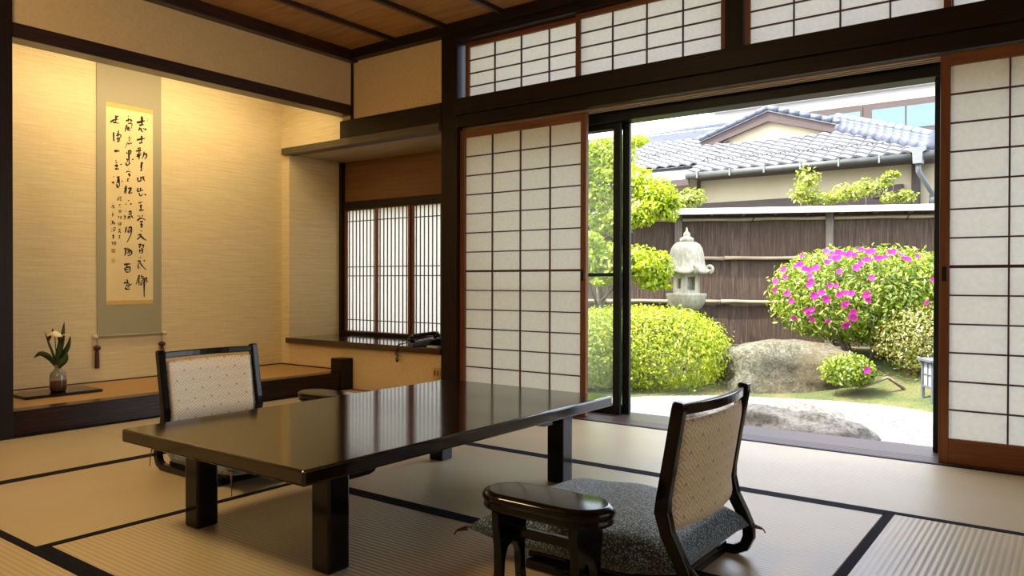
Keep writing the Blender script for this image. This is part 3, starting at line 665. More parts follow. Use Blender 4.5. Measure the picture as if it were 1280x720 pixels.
def hanging_scroll():
    t = thing('hanging_scroll', 'tall calligraphy scroll hanging on the gold tokonoma wall', 'scroll', (-5.33, 2.5335, .44))
    # local: y along the wall, z up, x out of the wall; paper's upper left corner at y=0, z=1.578
    Z0 = 1.578
    def panel(name, y0, y1, z0, z1, x0, x1, mat, par=t): return B(name, (x0, y0, z0), (x1, y1, z1), mat, par)
    cl = panel('silk_mount', -.0605, .3915, .012, 2.10, .004, .0075, 'scroll_cloth')
    p = panel('paper', 0, .3285, Z0 - 1.33, Z0, .0075, .0085, 'scroll_paper')
    panel('gold_band', 0, .3285, Z0, Z0 + .031, .0075, .0088, 'gold_band'); panel('gold_band', 0, .3285, Z0 - 1.358, Z0 - 1.33, .0075, .0088, 'gold_band')
    MB().tube([(.014, -.062, .006), (.014, .393, .006)], .0105, 12).build('roller', 'scroll_cloth', t, smooth=True)
    for a, b in ((-.092, -.062), (.393, .423)):
        MB().tube([(.014, a, .006), (.014, b, .006)], .012, 14).build('roller_end', 'ivory', t, smooth=True)
    for yy in (-.068, .388):
        w = MB().lathe([(.004, -.052), (.012, -.055), (.0215, -.063), (.024, -.072), (.020, -.082), (.010, -.088), (.007, -.092)], 16, (.022, yy)).build('wind_weight', 'maroon', t, smooth=True)
        MB().tube([(.016, yy, -.004), (.022, yy, -.054)], .0018, 6).build('cord', 'tassel', w)
        MB().lathe([(.009, -.090), (.0125, -.096), (.013, -.13), (.0145, -.205), (.0135, -.209)], 12, (.022, yy)).build('tassel', 'maroon', w, smooth=True)
    for ln in CALLI.split('\n'):
        m = MB()
        for st in ln.split(';'):
            q = st.split(); w = float(q[-1]) / 1000; P = [Vector((float(a) / 1000, Z0 - float(b) / 1000)) for a, b in (s.split(',') for s in q[:-1])]
            pts = []
            for i in range(len(P) - 1):          # Catmull-Rom
                p0 = P[max(i - 1, 0)]; p1 = P[i]; p2 = P[i + 1]; p3 = P[min(i + 2, len(P) - 1)]
                for k in range(5):
                    s = k / 5; pts.append(.5 * ((2 * p1) + (p2 - p0) * s + (2 * p0 - 5 * p1 + 4 * p2 - p3) * s * s + (3 * p1 - p0 - 3 * p2 + p3) * s ** 3))
            pts.append(P[-1]); n = len(pts); L = []; R = []
            for i, c in enumerate(pts):
                d = (pts[min(i + 1, n - 1)] - pts[max(i - 1, 0)])
                d = d.normalized() if d.length > 1e-6 else Vector((1, 0)); nn = Vector((-d.y, d.x)); s = i / (n - 1)
                ww = w * 1.55 * (.62 + .5 * math.sin(PI * min(1, s * 1.25 + .1))) / 2 * (1 if i < n - 1 else .55)
                L.append(c + nn * ww); R.append(c - nn * ww)
            o = len(m.v); m.v += [(.0092, a.x, a.y) for a in L] + [(.0092, a.x, a.y) for a in R]
            m.f += [(o + i, o + i + 1, o + n + i + 1, o + n + i) for i in range(n - 1)]
        m.build('brush_character', 'ink', p, fix=False)
    def seal(a, b, mat):
        MB().add([(.0092, a[0], Z0 - a[1]), (.0092, b[0], Z0 - a[1]), (.0092, b[0], Z0 - b[1]), (.0092, a[0], Z0 - b[1])], [(0, 3, 2, 1)]).build('seal', mat, p)
    seal((.034, .974), (.062, 1.001), 'seal_red'); seal((.034, 1.042), (.060, 1.070), 'seal_faint'); seal((.285, .032), (.293, .058), 'seal_faint')
hanging_scroll()

# ---- flower arrangement
tag(B('flower_board', (-5.11, 1.852, .1345), (-4.85, 2.287, .152), 'lacquer', bevel=.002), 'thin black lacquered board under the flower vase', 'board')
v = MB().lathe([(.030, 0), (.040, .002), (.0445, .012), (.0465, .05), (.0455, .095), (.041, .112), (.026, .126), (.0185, .136), (.0175, .150), (.0215, .163), (.017, .163), (.013, .150), (.012, .10)], 32).build('flower_vase', 'vase', smooth=True, origin=(0, 0, 0))
v.location = (-4.962, 2.075, .152); tag(v, 'small vase with grey neck and brown glazed foot on the black board', 'vase')
def flower():
    t = thing('cut_orchid', 'cut orchid stem with cream flower and dark green leaves in the small vase', 'flower', (-4.962, 2.075, .152 + .10))
    R = Vector((.804, .594, 0)); F = Vector((-.594, .804, 0)); U = Vector((0, 0, 1))
    def leaf(name, pts, w, mat, fold=.3, dirv=None):
        P = [R * a + F * c + U * (b + .06) for a, b, c in pts]; n = 10; C = []
        for i in range(n + 1):
            s = i / n * (len(P) - 1); k = min(int(s), len(P) - 2); q = s - k
            p0 = P[max(k - 1, 0)]; p1 = P[k]; p2 = P[k + 1]; p3 = P[min(k + 2, len(P) - 1)]
            C.append(.5 * ((2 * p1) + (p2 - p0) * q + (2 * p0 - 5 * p1 + 4 * p2 - p3) * q * q + (3 * p1 - p0 - 3 * p2 + p3) * q ** 3))
        m = MB(); vs = []
        for i, c in enumerate(C):
            d = (C[min(i + 1, n)] - C[max(i - 1, 0)]).normalized(); s = (dirv or d.cross(F)).normalized(); nn = d.cross(s).normalized()
            ww = w / 2 * (math.sin(PI * (i / n) ** .8) * .95 + .05)
            vs += [c - s * ww + nn * ww * fold, c, c + s * ww + nn * ww * fold, c + nn * .0015]
        fs = []
        for i in range(n):
            for a in (0, 1): fs.append((4 * i + a, 4 * i + a + 1, 4 * i + 5 + a, 4 * i + 4 + a))
            fs += [(4 * i, 4 * i + 4, 4 * i + 7, 4 * i + 3), (4 * i + 2, 4 * i + 3, 4 * i + 7, 4 * i + 6)]
        return m.add(vs, fs).build(name, mat, t, smooth=True)
    leaf('leaf', [(0, -.02, 0), (.012, .08, 0), (.024, .17, .01), (.030, .262, .015)], .040, 'leaf_iris')
    leaf('leaf', [(-.004, -.02, 0), (-.020, .06, -.01), (-.052, .14, -.01), (-.080, .205, 0)], .016, 'leaf_iris')
    leaf('leaf', [(-.004, -.02, -.005), (-.035, .045, -.02), (-.085, .072, -.03), (-.128, .044, -.03)], .036, 'leaf_iris')
    leaf('leaf', [(.004, -.02, 0), (.030, .06, .012), (.060, .12, .012), (.070, .178, .01)], .034, 'leaf_iris')
    leaf('leaf', [(.004, -.02, -.01), (.030, .012, -.02), (.060, .040, -.02), (.064, .078, -.015)], .048, 'leaf_iris')
    leaf('leaf', [(0, -.02, -.01), (.010, .05, -.015), (.020, .12, -.015), (.012, .16, -.012)], .034, 'leaf_iris')
    MB().tube([tuple(R * a + F * c + U * (b + .06)) for a, b, c in ((0, -.10, 0), (.002, .0, -.01), (-.002, .10, -.02), (-.004, .172, -.024))], .003, 7).build('stem', 'leaf_iris', t, smooth=True)
    # flower: cream hood with dark sepals
    c = R * -.002 + F * -.028 + U * (.185 + .06)
    m = MB()
    def hood(a, b):
        th = PI * 2 * a; ph = PI * .5 * b
        return tuple(c + R * (.042 * math.sin(ph) * math.cos(th)) + F * (.030 * math.sin(ph) * math.sin(th)) + U * (.024 * math.cos(ph) - .014 * abs(math.cos(th)) * math.sin(ph)))
    m.grid(hood, 20, 7).build('petal', 'petal', t, smooth=True)
    leaf('petal', [(-.020, .180, -.035), (-.030, .165, -.04), (-.026, .148, -.04)], .026, 'petal_dark')
    leaf('petal', [(.024, .182, -.03), (.034, .160, -.035), (.028, .130, -.03)], .026, 'petal_dark')
    leaf('petal', [(-.012, .198, -.028), (-.014, .212, -.028), (-.010, .224, -.03)], .012, 'petal_dark')
    leaf('petal', [(.036, .182, -.02), (.060, .184, -.015), (.088, .176, -.01)], .008, 'petal')
flower()

# ---- telephone on the bay counter
def telephone():
    t = thing('telephone', 'black desk telephone at the end of the bay counter', 'telephone', (-3.785, 4.07, .3605), math.radians(-35)); t.scale = (1.2, 1.2, .85)
    body = MB().prism([(-.10, 0), (.095, 0), (.095, .060), (.070, .066), (-.095, .026)], -.075, .085, axis=0).build('body', 'phone', t, bevel=.006)
    h = MB().tube([(-.048, -.085, .060), (-.048, -.06, .078), (-.048, 0, .090), (-.048, .06, .098), (-.048, .085, .090)], [.020, .018, .015, .018, .022], 10).build('handset', 'phone', t, smooth=True)
    MB().tube([(-.048, -.078, .060), (-.048, -.082, .035)], [.022, .026], 12).build('mouthpiece', 'phone', h, smooth=True); MB().tube([(-.048, .078, .092), (-.048, .082, .068)], [.022, .026], 12).build('earpiece', 'phone', h, smooth=True)
    for i in range(3):
        for j in range(4):
            x, yv = -.005 + i * .024, -.07 + j * .026; B('key', (x, yv, .036 + (yv + .07) * .24), (x + .017, yv + .018, .042 + (yv + .07) * .24), 'phone_grey', body, .001)
    key = [(-.085, -.02, .03), (-.13, -.07, .014), (-.150, -.115, .010), (-.152, -.134, -.004), (-.150, -.138, -.05), (-.146, -.138, -.105), (-.152, -.139, -.118), (-.159, -.138, -.105), (-.160, -.138, -.05), (-.158, -.133, -.002), (-.14, -.09, .012)]
    pts = []; ca, sa = math.cos(math.radians(35)), math.sin(math.radians(35)); n = 110
    for i in range(n):
        q = i / (n - 1) * (len(key) - 1); k = min(int(q), len(key) - 2); p = Vector(key[k]).lerp(Vector(key[k + 1]), q - k)
        p = Vector((p.x * ca - p.y * sa, p.x * sa + p.y * ca, p.z * 1.2 / .85)) / 1.2
        pts.append(p + Vector((math.cos(i * .95) * .0045, math.sin(i * .95) * .0045, 0)))
    MB().tube(pts, .0038, 5).build('cord', 'phone', t, smooth=True)
telephone()
tag(B('note_pad', (-3.655, 3.94, .3605), (-3.56, 3.985, .372), 'note', bevel=.001), 'small notepad lying by the black telephone', 'notepad')
o = thing('wall_outlet', 'tan wall outlet plate low on the wall under the counter', 'outlet', (-3.583, 3.97, .145))
B('plate', (-.035, -.008, 0), (.035, -.0005, .075), 'plate', o, .003)
for k in (-1, 1): B('socket', (k * .014 - .008, -.0095, .02), (k * .014 + .008, -.0075, .055), 'tan_board', o, .001)

# ================================================================== THE GARDEN
G = -.40                                  # gravel level below the room floor
YAW = math.radians(36.451)                # garden groups are turned like this to the house
struct(MB().add([(-16, 4.2, G), (10, 4.2, G), (10, 40, G), (-16, 40, G)], [(0, 1, 2, 3)]).build('ground_gravel', 'gravel'), 'raked pale gravel of the garden')
def bed():
    cx = [-12, -7, -4.6, -4.13, -3.76, -3.3, -2.6, -2.0, -1.42, -1.03, 0, 4, 8]
    cy = [6.2, 6.5, 6.75, 6.95, 7.25, 7.85, 8.10, 8.30, 8.30, 8.05, 7.8, 7.6, 7.6]
    m = MB(); nu, nv = 150, 44
    def fn(a, b):
        x = -10 + 16 * a; y0 = float(np.interp(x, cx, cy)) + .07 * noise.noise((x * 2.3, 0, 1)); d = (b ** 1.6) * 6.5; y = y0 + d
        s = min(1, d / 1.9); s = s * s * (3 - 2 * s)
        return (x, y, G - .012 + min(1, d / .06) * .025 + .36 * s + .03 * noise.noise((x * 1.7, y * 1.7, 0)) * min(1, d * 3))
    return struct(m.grid(fn, nu, nv).build('ground_moss', 'moss', smooth=True), 'mossy planting bed rising behind the gravel')
bed()

def rock(name, label, loc, size, rz, mat, seed, p=2.6, rough=.16, cat='rock', sub=4, tilt=(0, 0), fr=1.6):
    bm = bmesh.new(); bmesh.ops.create_icosphere(bm, subdivisions=sub, radius=1)
    for v in bm.verts:
        d = v.co.normalized(); k = (abs(d.x) ** p + abs(d.y) ** p + abs(d.z) ** p) ** (-1 / p)
        n1 = noise.noise(d * fr + Vector((seed, 0, 0))); n2 = noise.noise(d * fr * 2.7 + Vector((0, seed, 0))); n3 = noise.noise(d * fr * 7 + Vector((0, 0, seed))); n4 = noise.noise(d * fr * 16 + Vector((seed, 0, seed)))
        k *= 1 + rough * (n1 + .55 * abs(n2) + .30 * n3 + .16 * n4)
        v.co = Vector((d.x * size[0], d.y * size[1], d.z * size[2])) * k
    me = bpy.data.meshes.new(name); bm.to_mesh(me); bm.free(); me.materials.append(M[mat])
    me.polygons.foreach_set('use_smooth', [True] * len(me.polygons))
    o = bpy.data.objects.new(name, me); COL.objects.link(o); o.location = loc; o.rotation_euler = (tilt[0], tilt[1], rz)
    return tag(o, label, cat)
rock('garden_boulder', 'big lichen-mottled boulder between the clipped hedge and the small shrub', (-2.60, 8.78, -.27), (.70, .38, .40), YAW, 'boulder', 3.3, p=4.2, rough=.17, tilt=(0, .05))
rock('stepping_stone', 'long low pale stepping stone just outside the door sill', (-1.86, 6.02, -.385), (.66, .36, .25), .05, 'step_stone', 8.1, p=2.7, rough=.26, fr=2.2)
rock('edging_stone', 'small mossy stone between the hedge and the big boulder', (-3.42, 9.22, -.16), (.24, .18, .17), .7, 'boulder', 5.2, rough=.2, sub=3)
for k, (a, b) in enumerate(((-3.80, 9.75), (-3.38, 9.95), (-2.95, 10.12))):
    rock('footing_stone', ['flat footing stone at the fence foot right behind the hedge', 'flat footing stone at the fence foot between hedge and big boulder', 'flat footing stone at the fence foot behind the big boulder'][k], (a, b, -.06), (.22, .13, .075), .40, 'boulder', 11.5 + k, p=4, rough=.12, sub=3)['group'] = 'footing stones of the fence'

# ---- foliage
def cloud(ells, n, size, seed, shell=.4, p=2.4, up=.25, aspect=.5):
    """leaf blades scattered through the outer part of ellipsoids (cx, cy, cz, rx, ry, rz)"""
    g = np.random.default_rng(seed); E = np.array(ells, float)
    wt = (E[:, 3] * E[:, 4] + E[:, 4] * E[:, 5] + E[:, 3] * E[:, 5]); idx = g.choice(len(E), n, p=wt / wt.sum())
    d = g.normal(size=(n, 3)); d /= np.linalg.norm(d, axis=1)[:, None]
    k = (np.abs(d) ** p).sum(1) ** (-1 / p)
    rr = 1 - shell * g.random(n) ** 1.7 + .05 * g.normal(size=n)
    c = E[idx, :3] + d * (k * rr)[:, None] * E[idx, 3:]
    nr = d + .75 * g.normal(size=(n, 3)); nr[:, 2] += up; nr /= np.linalg.norm(nr, axis=1)[:, None]
    t = np.cross(nr, g.normal(size=(n, 3))); t /= np.linalg.norm(t, axis=1)[:, None]; b = np.cross(nr, t)
    L = size * (.65 + .7 * g.random(n)); Wd = L * aspect
    v0 = c - t * (L / 2)[:, None]; v2 = c + t * (L / 2)[:, None]
    v1 = c + b * (Wd / 2)[:, None] + nr * (Wd * .22)[:, None]; v3 = c - b * (Wd / 2)[:, None] + nr * (Wd * .22)[:, None]
    V = np.stack([v0, v1, v2, v3], 1).reshape(-1, 3)
    return V
def foliage(name, ells, n, size, seed, mat, parent, **kw):
    V = cloud(ells, n, size, seed, **kw); q = np.arange(n) * 4
    F = np.concatenate([np.stack([q, q + 1, q + 2], 1), np.stack([q, q + 2, q + 3], 1)])
    me = bpy.data.meshes.new(name); me.vertices.add(len(V)); me.vertices.foreach_set('co', V.ravel().astype(np.float32))
    me.loops.add(F.size); me.loops.foreach_set('vertex_index', F.ravel().astype(np.int32))
    me.polygons.add(len(F)); me.polygons.foreach_set('loop_start', (np.arange(len(F)) * 3).astype(np.int32)); me.update(calc_edges=True)
    me.materials.append(M[mat]); o = bpy.data.objects.new(name, me); COL.objects.link(o); o.parent = parent; o['kind'] = 'stuff'
    return o
def branches(parent, paths, mat='twig', name='branch'):
    for pts, r0, r1 in paths:
        n = len(pts); MB().tube(pts, [r0 + (r1 - r0) * i / (n - 1) for i in range(n)], 6).build(name, mat, parent, smooth=True)

t = thing('clipped_hedge', 'rounded clipped yellow green hedge mound in front of the stone lantern', 'hedge', (-4.16, 8.11, G), YAW)
foliage('foliage', [(0, 0, .42, 1.00, .80, .50), (-.75, -.1, .42, .75, .75, .46)], 42000, .042, 1, 'leaf_hedge', t, shell=.16, p=2.7)
branches(t, [([(x, y, -.02), (x * 1.2, y * 1.2, .25), (x * 1.5, y * 1.5, .5)], .022, .01) for x, y in ((-.3, -.3), (.2, -.4), (.45, -.1), (0, .2), (.5, .25), (-.8, 0))], name='stem')
t = thing('garden_tree', 'bright yellow green leafy tree behind the glass door, beside the lantern', 'tree', (-4.92, 8.54, -.25))
EL = [(-4.45, 8.66, 2.08, .28, .24), (-4.14, 8.64, 1.94, .26, .20), (-4.04, 8.71, 1.72, .18, .16), (-4.36, 8.60, 1.70, .28, .20), (-4.89, 8.71, 2.42, .42, .31), (-4.91, 8.45, 1.97, .36, .36), (-5.26, 8.43, 2.26, .42, .47),
      (-4.65, 8.51, 1.61, .30, .22), (-4.27, 8.41, 1.05, .29, .25), (-4.07, 8.56, 1.00, .20, .20), (-4.59, 8.30, 1.05, .35, .28), (-4.88, 8.21, 1.15, .35, .30), (-4.15, 8.50, .83, .20, .12)]
EL = [(x + 4.92, y - 8.54, z + .25, a * .92, a * .8, b * .92) for x, y, z, a, b in EL]; gt = random.Random(21)
for e in list(EL):
    for k in range(4): EL.append((e[0] + gt.uniform(-1.1, 1.1) * e[3], e[1] + gt.uniform(-1, 1) * e[4], e[2] + gt.uniform(-.95, .95) * e[5], e[3] * gt.uniform(.28, .5), e[4] * .42, e[5] * gt.uniform(.18, .34)))
foliage('foliage', EL, 23000, .060, 2, 'leaf_tree', t, shell=.9, p=2.0, up=.6)
branches(t, [([(0, 0, -.1), (.05, .02, .6), (-.05, .05, 1.2), (-.02, .05, 1.9), (.05, .1, 2.6)], .055, .02)], name='trunk')
branches(t, [([(-.05, .05, 1.15), (.25, .05, 1.55), (.6, .08, 2.05), (.85, .1, 2.2)], .025, .006), ([(0, .03, .8), (.3, -.08, 1.05), (.62, -.12, 1.25), (.9, -.03, 1.3)], .022, .006),
             ([(-.03, .05, 1.6), (.3, .05, 1.75), (.62, .1, 1.9), (.9, .15, 1.95)], .02, .005), ([(-.02, .05, 1.4), (-.25, -.05, 2.0), (-.35, -.1, 2.5)], .022, .007), ([(0, .05, 1.9), (.2, .12, 2.3), (.45, .14, 2.5)], .016, .005),
             ([(.02, 0, .7), (-.05, -.2, 1.1), (.05, -.3, 1.4)], .018, .005)])
# azalea with flowers
t = thing('azalea_bush', 'large azalea bush with bright magenta flowers against the bark fence', 'bush', (-1.978, 9.851, -.10), YAW)
foliage('foliage', [(0, 0, .78, 1.10, .74, .56), (.55, -.05, .70, .80, .72, .54)], 27000, .066, 3, 'leaf_azalea', t, shell=.38, p=2.4, up=.4, aspect=.38)
branches(t, [([(x * .4, y * .4, -.2), (x * .6, y * .7, .12), (x, y, .45), (x * 1.4, y * 1.3, .8)], .022, .008) for x, y in ((-.5, -.2), (-.3, .1), (0, -.3), (.3, -.2), (.5, .1), (-.62, -.35), (-.15, -.42))], name='stem')
FL = '''-0.88,-0.26,0.42 -0.93,-0.48,0.27 -0.90,-0.52,0.25 -0.84,-0.55,0.28 -0.99,-0.35,0.30 -1.07,-0.21,0.26 -1.14,-0.15,0.13 -1.15,-0.16,0.03 -1.09,-0.31,0.18 -1.09,-0.37,-0.00 -1.06,-0.42,-0.08 -0.94,-0.53,-0.18 -0.91,-0.53,-0.21 -0.89,-0.57,-0.17 -0.87,-0.52,-0.28 -1.01,-0.38,-0.27 -0.91,-0.55,0.19 -0.90,-0.58,0.13 -0.92,-0.57,0.10 -0.88,-0.60,-0.02 -0.81,-0.64,0.01 -0.77,-0.67,-0.06 -0.74,-0.68,0.09 -0.68,-0.70,0.09 -0.64,-0.68,0.24 -0.53,-0.55,0.43 -0.50,-0.58,0.42 -0.64,-0.57,0.38 -0.60,-0.57,0.39 -0.73,-0.57,0.34 -0.66,-0.38,0.47 -0.67,-0.53,0.39 -0.46,-0.53,0.45 -0.36,-0.52,0.48 -0.37,-0.67,0.36 -0.33,-0.67,0.37 -0.47,-0.70,0.28 -0.42,-0.69,0.32 -0.32,-0.51,0.48 -0.23,-0.56,0.46 -0.23,-0.66,0.38 -0.18,-0.66,0.39 -0.13,-0.65,0.40 -0.04,-0.60,0.44 0.01,-0.56,0.47 -0.05,-0.59,0.45 0.06,-0.67,0.38 0.10,-0.68,0.37 0.22,-0.64,0.41 0.44,-0.62,0.39 -0.33,-0.77,0.17 -0.58,-0.74,0.01 -0.66,-0.72,-0.01 -0.62,-0.73,0.01 -0.54,-0.75,0.01 -0.58,-0.73,-0.10 -0.60,-0.72,-0.11 -0.39,-0.78,-0.00 -0.37,-0.77,-0.06 -0.41,-0.77,-0.02 -0.51,-0.73,-0.19 -0.52,-0.71,-0.24 -0.49,-0.71,-0.26 -0.56,-0.64,-0.34 -0.54,-0.65,-0.32 -0.73,-0.60,-0.29 0.24,-0.79,-0.09 0.32,-0.77,0.15 -0.64,-0.49,0.44 -0.57,-0.49,0.45 -0.43,-0.58,0.42 -0.28,-0.58,0.45 0.05,-0.62,0.42 -0.95,-0.38,0.32'''
def flower_mesh():
    m = MB(); 
    for k in range(5):
        a = 2 * PI * k / 5; c, s = math.cos(a), math.sin(a); e = .036; w = .021
        P = [(0, 0, 0), (e * .55, w, .012), (e * .95, w * .7, .016), (e * 1.08, 0, .012), (e * .95, -w * .7, .016), (e * .55, -w, .012)]
        m.add([(x * c - y * s, x * s + y * c, z) for x, y, z in P], [(0, 1, 2, 3), (0, 3, 4, 5)])
    return m.build('flower', 'flower', fix=False, origin=(0, 0, 0))
fm = flower_mesh(); fdata = fm.data; bpy.data.objects.remove(fm)
C0 = Vector((-1.978, 9.851, .70)); g = random.Random(4)
for q in FL.split():
    L = Vector([float(x) for x in q.split(',')])
    nrm = Vector((L.x / 1.3, L.y / .64, L.z / .34)).normalized() + Vector((g.uniform(-.3, .3), -.5 + g.uniform(-.3, .3), g.uniform(-.3, .3)))
    o = share(fdata, 'flower', t, L * 1.02 + Vector((0, -.02, .80)), nrm.to_track_quat('Z', 'Y').to_euler(), (g.uniform(.75, 1.15),) * 3)
t = thing('round_bush', 'brownish clipped round bush with bare twigs beside the garden lamp', 'bush', (-1.22, 9.47, -.33), YAW)
foliage('foliage', [(-.02, -.04, .54, .63, .46, .38), (.2, 0, .48, .56, .44, .36)], 11500, .040, 5, 'leaf_bush', t, shell=.4, p=2.2)
gb = random.Random(9); P = []
for k in range(34):
    a = gb.uniform(0, 2 * PI); r = gb.uniform(.12, .46); z = gb.uniform(.35, .7)
    P.append(([(gb.uniform(-.08, .08), gb.uniform(-.08, .08), -.05), (r * .6 * math.cos(a), r * .5 * math.sin(a), .15 + gb.uniform(-.05, .08)), (r * math.cos(a), r * .8 * math.sin(a), z)], .013, .004))
branches(t, P, name='twig')
foliage('low_leaves', [(0, -.1, .10, .34, .25, .14)], 260, .034, 6, 'leaf_bush', t, shell=.9)
t = thing('small_shrub', 'small low shrub on a crooked bare stem in front of the big boulder', 'bush', (-1.74, 8.62, -.37), YAW)
foliage('foliage', [(-.20, 0, .28, .27, .20, .17), (-.06, .05, .22, .16, .16, .12)], 2600, .042, 7, 'leaf_azalea', t, shell=.5, p=2.2)
branches(t, [([(.48, .05, .0), (.38, .02, .10), (.22, 0, .20), (.08, -.02, .15), (-.05, -.02, .10), (-.15, 0, .17)], .022, .009), ([(-.02, 0, .10), (-.10, -.05, .18), (-.14, -.08, .26)], .009, .004), ([(-.05, -.02, .10), (-.22, -.03, .14), (-.32, 0, .24)], .010, .004)])
o = share(fdata, 'flower', t, (-.10, -.21, .30), (1.4, .1, 0))
def maple(label, ells, n, seed, base, group=None):
    t = thing('maple_tree', label, 'tree', base, 0, group)
    foliage('foliage', [(x - base[0], y - base[1], z - base[2], a, a * .8, b) for x, y, z, a, b in ells], n, .060, seed, 'leaf_maple', t, shell=.9, p=2.0, up=.8, aspect=.6)
    for x, y, z, a, b in ells:
        branches(t, [([(0, 0, 0), ((x - base[0]) * .5, (y - base[1]) * .5, (z - base[2]) * .55), (x - base[0], y - base[1], z - base[2])], .022, .005)])
    return t
maple('pale yellow maple spray rising above the fence under the eave', [(-3.27, 12.02, 2.39, .20, .24), (-3.37, 11.95, 2.17, .17, .12), (-3.22, 12.1, 2.12, .25, .10)], 620, 11, (-3.25, 12.1, .2))
maple('broad green maple spray rising above the middle of the fence', [(-2.83, 12.60, 2.23, .27, .15), (-2.58, 12.78, 2.30, .25, .16), (-3.0, 12.4, 2.13, .20, .10)], 780, 12, (-2.75, 12.65, .2))
maple('thin upright maple spray by the grey drainpipe', [(-2.30, 12.73, 2.40, .09, .14), (-2.21, 12.78, 2.47, .09, .07), (-2.10, 12.88, 2.15, .20, .10), (-2.28, 12.74, 2.12, .12, .09)], 560, 13, (-2.3, 12.8, .2))
maple('small maple spray above the fence behind the stone lantern', [(-4.85, 11.35, 2.16, .25, .17), (-4.98, 11.3, 2.1, .16, .10)], 520, 14, (-4.9, 11.4, .2))

# ---- stone lantern
def lantern():
    t = thing('stone_lantern', 'weathered stone lantern with bell shaped roof behind the hedge', 'lantern', (-4.052, 9.311, -.06), YAW - .35)
    Z = .06
    MB().lathe([(.20, -.1), (.20, 0), (.13, .04), (.115, .10), (.115, .48), (.14, .52)], 24).build('shaft', 'lantern_stone', t, smooth=True)
    def petal(a, z): return 1 + .045 * abs(math.sin(6 * a)) ** .6 * (1 if .56 < z < .74 else .2)
    MB().lathe([(.15, .52), (.18, .55), (.215, .60), (.24, .67), (.25, .72), (.25, .735), (.238, .742), (.17, .744)], 72, sq=petal).build('platform', 'lantern_stone', t, smooth=True)
    bm = bmesh.new(); hexa = [(.185 * math.cos(PI / 6 + k * PI / 3), .185 * math.sin(PI / 6 + k * PI / 3)) for k in range(6)]
    lo = [bm.verts.new((x, y, .744)) for x, y in hexa]; hi = [bm.verts.new((x * .98, y * .98, .997)) for x, y in hexa]
    bm.faces.new(lo[::-1]); bm.faces.new(hi); sides = [bm.faces.new((lo[k], lo[(k + 1) % 6], hi[(k + 1) % 6], hi[k])) for k in range(6)]
    for i, f in enumerate(sides):
        bmesh.ops.inset_region(bm, faces=[f], thickness=.028, depth=-.006)
        if i % 2 == 0:
            bmesh.ops.inset_region(bm, faces=[f], thickness=.028, depth=0); bmesh.ops.inset_region(bm, faces=[f], thickness=.0005, depth=-.09)
        else:
            bmesh.ops.inset_region(bm, faces=[f], thickness=.058, depth=0); bmesh.ops.inset_region(bm, faces=[f], thickness=.0005, depth=-.05)
    bmesh.ops.recalc_face_normals(bm, faces=bm.faces); me = bpy.data.meshes.new('fire_box'); bm.to_mesh(me); bm.free(); me.materials.append(M['lantern_stone'])
    fb = bpy.data.objects.new('fire_box', me); COL.objects.link(fb); fb.parent = t
    m = MB(); seg = 72; prof = [(.15, .995), (.26, .990), (.285, 1.005), (.283, 1.025), (.255, 1.06), (.232, 1.11), (.222, 1.18), (.212, 1.26), (.196, 1.325), (.165, 1.375), (.12, 1.405), (.07, 1.415)]
    vs = []; fs = []
    for i, (r, z) in enumerate(prof):
        for k in range(seg):
            a = 2 * PI * k / seg; c6 = (.5 + .5 * math.cos(6 * a)) ** 3; e = 1 if 1 <= i <= 4 else .25 if i > 4 else 0
            rr = r * (1 + .07 * c6 * e - .012 * (abs(math.cos(3 * a)) < .12) * (i > 4)); vs.append((rr * math.cos(a), rr * math.sin(a), z + .03 * c6 * (1 if i in (1, 2, 3) else 0)))
    for i in range(len(prof) - 1):
        for k in range(seg): fs.append((i * seg + k, i * seg + (k + 1) % seg, (i + 1) * seg + (k + 1) % seg, (i + 1) * seg + k))
    fs += [tuple(range(seg))[::-1], tuple(range(len(vs) - seg, len(vs)))]
    roof = m.add(vs, fs).build('lantern_roof', 'lantern_stone', t, smooth=True)
    for k in range(6):       # curled corner scrolls
        a = k * PI / 3; R = Vector((math.cos(a), math.sin(a), 0)); pts = []
        for j in range(15):
            th = -PI * .5 + j / 14 * PI * 1.7; rad = .048 - .022 * j / 14
            pts.append(R * (.285 + rad * math.cos(th)) + Vector((0, 0, 1.06 + rad * math.sin(th))))
        MB().tube(pts, [.026 - .008 * j / 14 for j in range(15)], 8).build('corner_scroll', 'lantern_stone', roof, smooth=True)
    MB().lathe([(.075, 1.405), (.088, 1.42), (.092, 1.445), (.080, 1.462), (.052, 1.475), (.042, 1.485), (.046, 1.505), (.038, 1.525), (.016, 1.55), (.010, 1.585), (.004, 1.60)], 28).build('finial', 'lantern_stone', t, smooth=True)
lantern()

